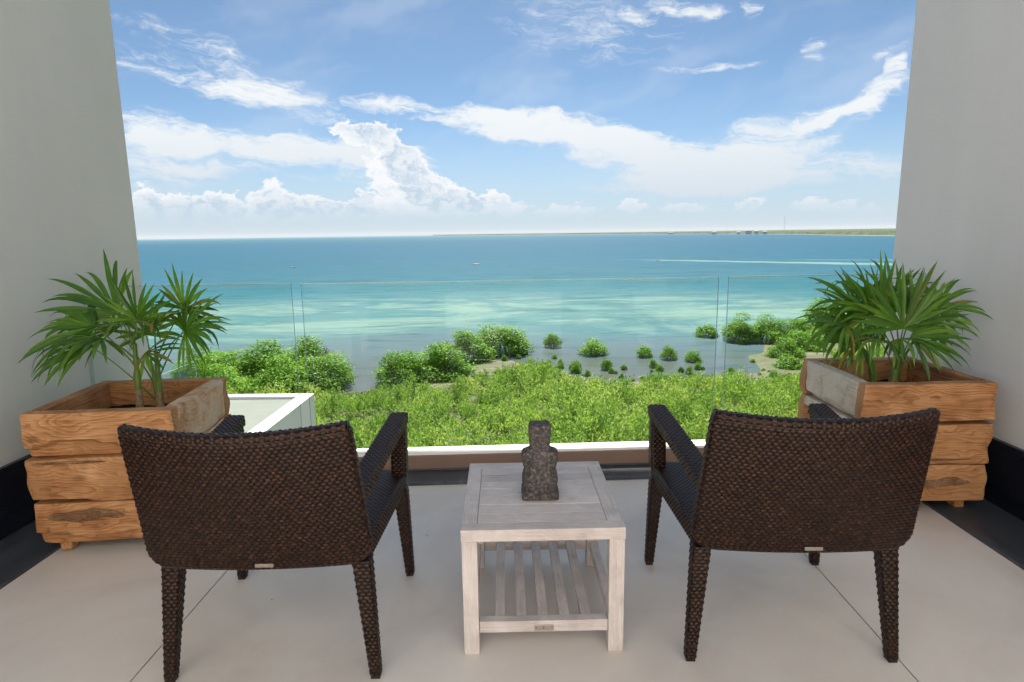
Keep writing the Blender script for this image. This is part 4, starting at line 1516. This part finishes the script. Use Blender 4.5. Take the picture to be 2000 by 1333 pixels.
def crown_mesh(seed, n=12000):
    rs = np.random.default_rng(seed)
    cs, rads = [], []
    m = 22
    for i in range(m):
        an = rs.uniform(0, 2 * math.pi)
        q = rs.uniform(0, 1) ** 0.6
        z = rs.uniform(0.25, 0.82) * (1 - 0.55 * q * q)
        cs.append((0.33 * q * math.cos(an), 0.33 * q * math.sin(an), z))
        w = rs.uniform(0.13, 0.22)
        rads.append((w, w, w * rs.uniform(0.75, 1.0)))
    for i in range(20):
        an = 2 * math.pi * i / 20 + rs.uniform(-0.3, 0.3)
        q = rs.uniform(0.30, 0.40)
        cs.append((q * math.cos(an), q * math.sin(an), rs.uniform(0.06, 0.32)))
        w = rs.uniform(0.11, 0.17)
        rads.append((w, w, w * 1.0))
    V, F = leaf_cloud(cs, rads, n, 0.0185 if n > 5000 else 0.030, rs)
    V[:, 2] = np.maximum(V[:, 2], 0.03)
    return np_mesh("crown", V, F, [M_MANGROVE], False, fattr={'tint': rs.random(len(F))})


def trunk_mesh(seed):
    """forking stems on stilt roots"""
    rs = random.Random(seed)
    V, F = [], []

    def limb(p0, p1, r0, r1):
        ring, seg = 6, 4
        b0 = len(V)
        ax = (p1 - p0).normalized()
        u = ax.cross(Vector((0.4, 0.7, 0.2))).normalized()
        v = ax.cross(u)
        for i in range(seg + 1):
            t = i / seg
            c = p0.lerp(p1, t) + Vector((rs.uniform(-1, 1), rs.uniform(-1, 1), 0)) * 0.012 * math.sin(math.pi * t)
            rr = lerp(r0, r1, t)
            for k in range(ring):
                an = 2 * math.pi * k / ring
                V.append(c + (u * math.cos(an) + v * math.sin(an)) * rr)
            if i:
                for k in range(ring):
                    k2 = (k + 1) % ring
                    F.append((b0 + (i - 1) * ring + k, b0 + (i - 1) * ring + k2, b0 + i * ring + k2, b0 + i * ring + k))
    for s_ in range(4):
        an = s_ * 1.57 + rs.uniform(-0.4, 0.4)
        fork = Vector((0.08 * math.cos(an), 0.08 * math.sin(an), 0.18))
        limb(Vector((0.16 * math.cos(an), 0.16 * math.sin(an), -0.06)), fork, 0.010, 0.018)
        tip = Vector((0.25 * math.cos(an + 0.3), 0.25 * math.sin(an + 0.3), rs.uniform(0.5, 0.65)))
        limb(fork, tip, 0.018, 0.006)
        for q in (-0.5, 0.5):
            m = fork.lerp(tip, 0.45)
            limb(m, m + Vector((0.14 * math.cos(an + q), 0.14 * math.sin(an + q), 0.2)), 0.009, 0.004)
    return np_mesh("trunk", np.array([tuple(v) for v in V]), np.array(F), [M_BARK], True)


CROWNS = [crown_mesh(100 + i) for i in range(6)]
SMALL = [crown_mesh(200 + i, 3200) for i in range(3)]
TRUNKS = [trunk_mesh(300 + i) for i in range(3)]


def mangrove(name, label, cat, x, yy, w, h, i, group=None, small=False, z=SEA_Z - 0.05):
    root = empty(name, (x, yy, z), (i * 1.37) % 6.28)
    tag(root, label, cat, group)
    c = bpy.data.objects.new("crown", (SMALL if small else CROWNS)[i % (3 if small else 6)])
    w *= 1.0 if small else (1.18 if x < 0 else 1.06)
    c.scale = (w / 0.95, w / 0.95 * (0.85 + 0.3 * ((i * 0.37) % 1)), h / 0.93)
    link(c, root)
    t_ = bpy.data.objects.new("trunk", TRUNKS[i % 3])
    t_.scale = (w / 0.95, w / 0.95, h / 0.93)
    link(t_, root)
    return root


GR = "mangrove trees along the water"
TREES = [
    ("leftmost mangrove tree of the row behind the left palm, at the water", -27.2, 51.0, 4.2, 3.0, 0),
    ("mangrove tree just right of the left palm's outer leaves, in the left row", -24.0, 48.6, 5.0, 3.7, 0),
    ("tall mangrove tree behind the lower white terrace, left of the pane joint", -20.6, 49.0, 5.0, 3.9, 0),
    ("mangrove tree seen through the left joint between two glass panes, left row", -18.0, 51.5, 4.4, 4.0, 0),
    ("rounded mangrove tree standing left of the narrow blue water gap", -16.0, 48.6, 4.4, 3.1, 0),
    ("low leafy mangrove in front of the left row, behind the terrace corner", -18.6, 45.8, 4.2, 2.9, 0),
    ("low leafy mangrove left of the terrace corner, front of the left row", -22.6, 45.0, 4.4, 2.8, 0),
    ("large mangrove tree standing right of the narrow blue water gap", -9.7, 49.0, 4.0, 3.4, 0),
    ("large mangrove tree joining the right side of the gap tree, beside the pond", -6.8, 50.4, 4.4, 3.3, 0),
    ("mangrove tree behind the pond, second from the right end of the centre clump", -5.7, 57.2, 5.0, 3.4, 0),
    ("rounded mangrove tree at the right end of the centre clump, farthest into the water", -2.1, 62.2, 5.1, 3.5, 0),
    ("small round mangrove bush alone in the water right of the centre clump", 3.3, 64.9, 2.1, 2.0, 1),
    ("low wide mangrove bush alone in the shallows, second from the centre clump", 7.2, 60.7, 3.0, 1.7, 1),
    ("tiny mangrove bush, left of three small ones in the right shallows", 12.0, 59.1, 1.6, 1.6, 1),
    ("tiny mangrove bush, middle of three small ones in the right shallows", 14.1, 57.8, 1.7, 1.7, 1),
    ("tiny mangrove bush, right of three small ones in the right shallows", 16.1, 56.7, 1.7, 1.2, 1),
    ("lanky mangrove bush left of the right pane joint, at the row's end", 21.4, 70.7, 2.8, 2.0, 1),
    ("mangrove tree right next to the right pane joint, in the right row", 24.2, 67.4, 4.2, 3.0, 0),
    ("mangrove tree in the middle of the right row, right of the pane joint", 27.0, 66.9, 4.4, 3.1, 0),
    ("mangrove tree of the right row nearest the right planter's left edge", 30.0, 66.4, 4.4, 3.2, 0),
    ("tall mangrove tree behind the leaves of the right palm", 33.6, 68.5, 5.0, 4.6, 0),
    ("mangrove bush below the right row, left of the right palm's drooping leaves", 24.9, 57.2, 3.2, 2.3, 0),
    ("mangrove bush in front of the right row, above the right planter's rim", 28.6, 61.0, 4.2, 2.6, 0),
    ("low mangrove bush on the thicket's edge left of the right planter", 23.4, 52.6, 2.8, 1.7, 1),
    ("tallest mangrove tree at the far right, mostly hidden by the right palm", 38.5, 67.5, 5.6, 4.2, 0),
]
for i, (lab, x, yy, w, h, sm) in enumerate(TREES):
    mangrove("mangrove_bush" if w < 3.3 else "mangrove_tree", lab, "bush" if w < 3.3 else "tree", x, yy, w, h, i, GR, bool(sm))
# the lanky bush carries one sprig above the rest
SEED_SPOTS = []
rs_ = random.Random(5)
for q in range(60):
    x = rs_.uniform(-4.5, 22)
    yb = float(polyY(THICK, x))
    SEED_SPOTS.append((x, rs_.uniform(yb + 0.3, max(yb + 8.5, float(polyY(SHORE, x)) + 1.0)), rs_.uniform(0.3, 0.75) * rs_.choice((1, 1, 1, 1.7))))
for i, (x, yy, w) in enumerate(SEED_SPOTS):
    mangrove("mangrove_seedling", "small green seedling poking out of the shallow pond beyond the thicket", "seedling", x, yy, w, w * rs_.uniform(0.8, 1.3), i, "seedlings in the shallow water", True)


# ------------------------------------------------------------------ feathery thicket in front of the terrace
def build_thicket():
    rs = np.random.default_rng(42)
    Vs, Fs, Ts = [], [], []
    pts = []
    for _ in range(60000):
        x = rs.uniform(-44, 46)
        yy = rs.uniform(24, 62)
        if abs(x) > 4 + yy * 0.92:
            continue
        if yy > polyY(THICK, x) - 0.3 + rs.normal() * 0.5:
            continue
        if mnoise.noise(Vector((x * 0.35, yy * 0.35, 40))) < -0.42:
            continue
        if any((x - q[0]) ** 2 + (yy - q[1]) ** 2 < 1.15 for q in pts[-400:]):
            continue
        pts.append((x, yy))
        if len(pts) >= 1250:
            break
    base = 0
    for (x, yy) in pts:
        gz = SEA_Z + 0.15
        big = mnoise.noise(Vector((x * 0.13, yy * 0.13, 4)))
        h = max(0.6, 1.7 + 2.2 * big + rs.normal() * 0.5)
        dark = rs.random() < 0.16
        if dark:
            h = min(max(h, 1.2) * 1.4, 2.9)
        h = min(h, 3.2)
        edge = polyY(THICK, x) - yy
        h *= min(1.0, 0.36 + max(edge, 0) * 0.10)
        tint0 = 0.50 + 0.7 * mnoise.noise(Vector((x * 0.22, yy * 0.22, 9))) + rs.normal() * 0.26 - (0.42 if dark else 0.0)
        n = int(520 * (0.35 + 0.4 * h)) if yy > 30 else 320
        w = 0.50 + 0.42 * h
        # bowed plumes rising from one root, leaves all along them
        ns = 30
        sh_an = rs.uniform(0, 2 * math.pi, ns)
        q = rs.uniform(0.0, 1.0, ns) ** 0.7
        sh_out = q * w
        sh_h = h * np.sqrt(1 - 0.75 * q ** 2) * rs.uniform(0.82, 1.12, ns)
        k = rs.integers(0, ns, n)
        t = rs.uniform(0.25, 1.0, n) ** 0.62
        C = np.stack([x + np.cos(sh_an[k]) * sh_out[k] * t ** 1.4, yy + np.sin(sh_an[k]) * sh_out[k] * t ** 1.4, gz + sh_h[k] * t], 1)
        C += rs.normal(size=(n, 3)) * (0.065, 0.065, 0.05)
        d = np.stack([np.cos(sh_an[k]) * 0.55 * q[k], np.sin(sh_an[k]) * 0.55 * q[k], np.full(n, 0.8)], 1) + rs.normal(size=(n, 3)) * 0.42
        d /= np.linalg.norm(d, axis=1)[:, None]
        sd_ = np.cross(d, rs.normal(size=(n, 3)))
        sd_ /= np.linalg.norm(sd_, axis=1)[:, None]
        L = rs.uniform(0.08, 0.20, n)[:, None]
        W = rs.uniform(0.024, 0.046, n)[:, None]
        V = np.stack([C - d * L * 0.2, C + sd_ * W + d * L * 0.4, C + d * L, C - sd_ * W + d * L * 0.4], 1).reshape(-1, 3)
        Vs.append(V)
        Fs.append(np.arange(4 * n).reshape(n, 4) + base)
        base += 4 * n
        Ts.append(np.clip(tint0 + rs.normal(size=n) * 0.15, 0, 1))
    me = np_mesh("thicket", np.concatenate(Vs), np.concatenate(Fs), [M_THICKET], False, fattr={'tint': np.concatenate(Ts)})
    o = link(bpy.data.objects.new("shrub_thicket", me))
    tag(o, "dense bright green feathery shrub thicket filling the ground below the railing", "shrubs", kind='stuff')


build_thicket()


# ------------------------------------------------------------------ far things
def far_house(az, rr, w, d, h, label, lift=5.5):
    c = polar(az, rr, SEA_Z + 0.5)
    o = empty("far_house", c, -az)
    tag(o, label, "house", "white houses on the far shore")
    box("wall", (-w / 2, -d / 2, 0), (w / 2, d / 2, h), M_FARWHITE, o)
    V = [(-w / 2 - .4, -d / 2 - .4, h + .01), (w / 2 + .4, -d / 2 - .4, h + .01), (w / 2 + .4, d / 2 + .4, h + .01), (-w / 2 - .4, d / 2 + .4, h + .01), (-w / 2, 0, h + 2.2), (w / 2, 0, h + 2.2)]
    mesh_obj("roof", V, [(0, 1, 5, 4), (2, 3, 4, 5), (1, 2, 5), (3, 0, 4), (3, 2, 1, 0)], M_FARROOF, o)


for i, (px_az, rr, w, h, lab) in enumerate([
        (0.300, 2420, 16, 8, "white house on the far shore, left end of the little group"),
        (0.335, 2330, 12, 7, "small white house on the far shore, second from the left of the group"),
        (0.349, 2290, 20, 12, "largest white house on the far shore, middle of the group"),
        (0.360, 2240, 13, 10, "white house on the far shore, just right of the largest one"),
        (0.372, 2180, 12, 8, "white house on the far shore, right end of the little group"),
        (0.236, 3350, 26, 8, "faint white building on the far shore, well left of the house group")]):
    far_house(px_az, rr, w, 9, h, lab)

for az, rr, h, lab in ((0.3182, 2700, 38, "thin grey radio mast on the far shore, left of two"), (0.3977, 2300, 58, "thin tall grey radio mast on the far shore, right of two")):
    c = polar(az, rr, SEA_Z)
    o = empty("radio_mast", c, -az)
    tag(o, lab, "mast")
    m_ = mesh_obj("mast_pole", [(-.45, -.45, 0), (.45, -.45, 0), (.45, .45, 0), (-.45, .45, 0), (-.2, -.2, h), (.2, -.2, h), (.2, .2, h), (-.2, .2, h)],
                  [(3, 2, 1, 0), (4, 5, 6, 7), (0, 1, 5, 4), (1, 2, 6, 5), (2, 3, 7, 6), (3, 0, 4, 7)], M_MAST, o)
    box("antenna", (-0.9, -0.9, h * 0.9), (0.9, 0.9, h * 0.93), M_MAST, o, 0.2)


def kayak(x, yy, L, rz, label, mat):
    V, F = [], []
    ns, na = 13, 8
    for i in range(ns):
        t = i / (ns - 1) * 2 - 1
        w = 0.36 * (1 - abs(t) ** 2.4) + 0.01
        for k in range(na):
            an = 2 * math.pi * k / na
            V.append((t * L / 2, math.cos(an) * w, 0.15 + math.sin(an) * (0.20 if math.sin(an) < 0 else 0.14) * (0.4 + 0.6 * (1 - t * t)) + 0.14 * t * t))
        if i:
            b0 = (i - 1) * na
            for k in range(na):
                k2 = (k + 1) % na
                F.append((b0 + k, b0 + k2, b0 + na + k2, b0 + na + k))
    F.append(tuple(range(na))[::-1])
    F.append(tuple((ns - 1) * na + k for k in range(na)))
    o = mesh_obj("kayak", V, F, mat, smooth=True)
    o.location = (x, yy, SEA_Z)
    o.rotation_euler = (0, 0, rz)
    tag(o, label, "kayak", "tiny craft on the bay")


kayak(-18, 251, 3.2, 0.3, "tiny orange kayak afloat near the middle of the bay", M_KAYAK)
kayak(-91, 246, 2.6, -0.5, "tiny orange kayak afloat on the left side of the bay", M_KAYAK)
kayak(58, 262, 2.6, 0.8, "tiny orange kayak afloat beside the pale sand bar", M_KAYAK)


# ------------------------------------------------------------------ sea haze
hz_m = bpy.data.materials.new("sea_haze")
hz_m.use_nodes = True
hz_m.node_tree.nodes.clear()
hN = NT(hz_m.node_tree)
h_out = hN.new('ShaderNodeOutputMaterial')
h_vol = hN.new('ShaderNodeVolumePrincipled')
h_vol.inputs['Color'].default_value = (0.93, 0.96, 1.0, 1)
h_vol.inputs['Density'].default_value = 0.00004
hN.l.new(h_vol.outputs[0], h_out.inputs['Volume'])
haze = box("haze", (-14000, -300, SEA_Z - 2.5), (14000, 16500, 62), hz_m)
tag(haze, kind='stuff')
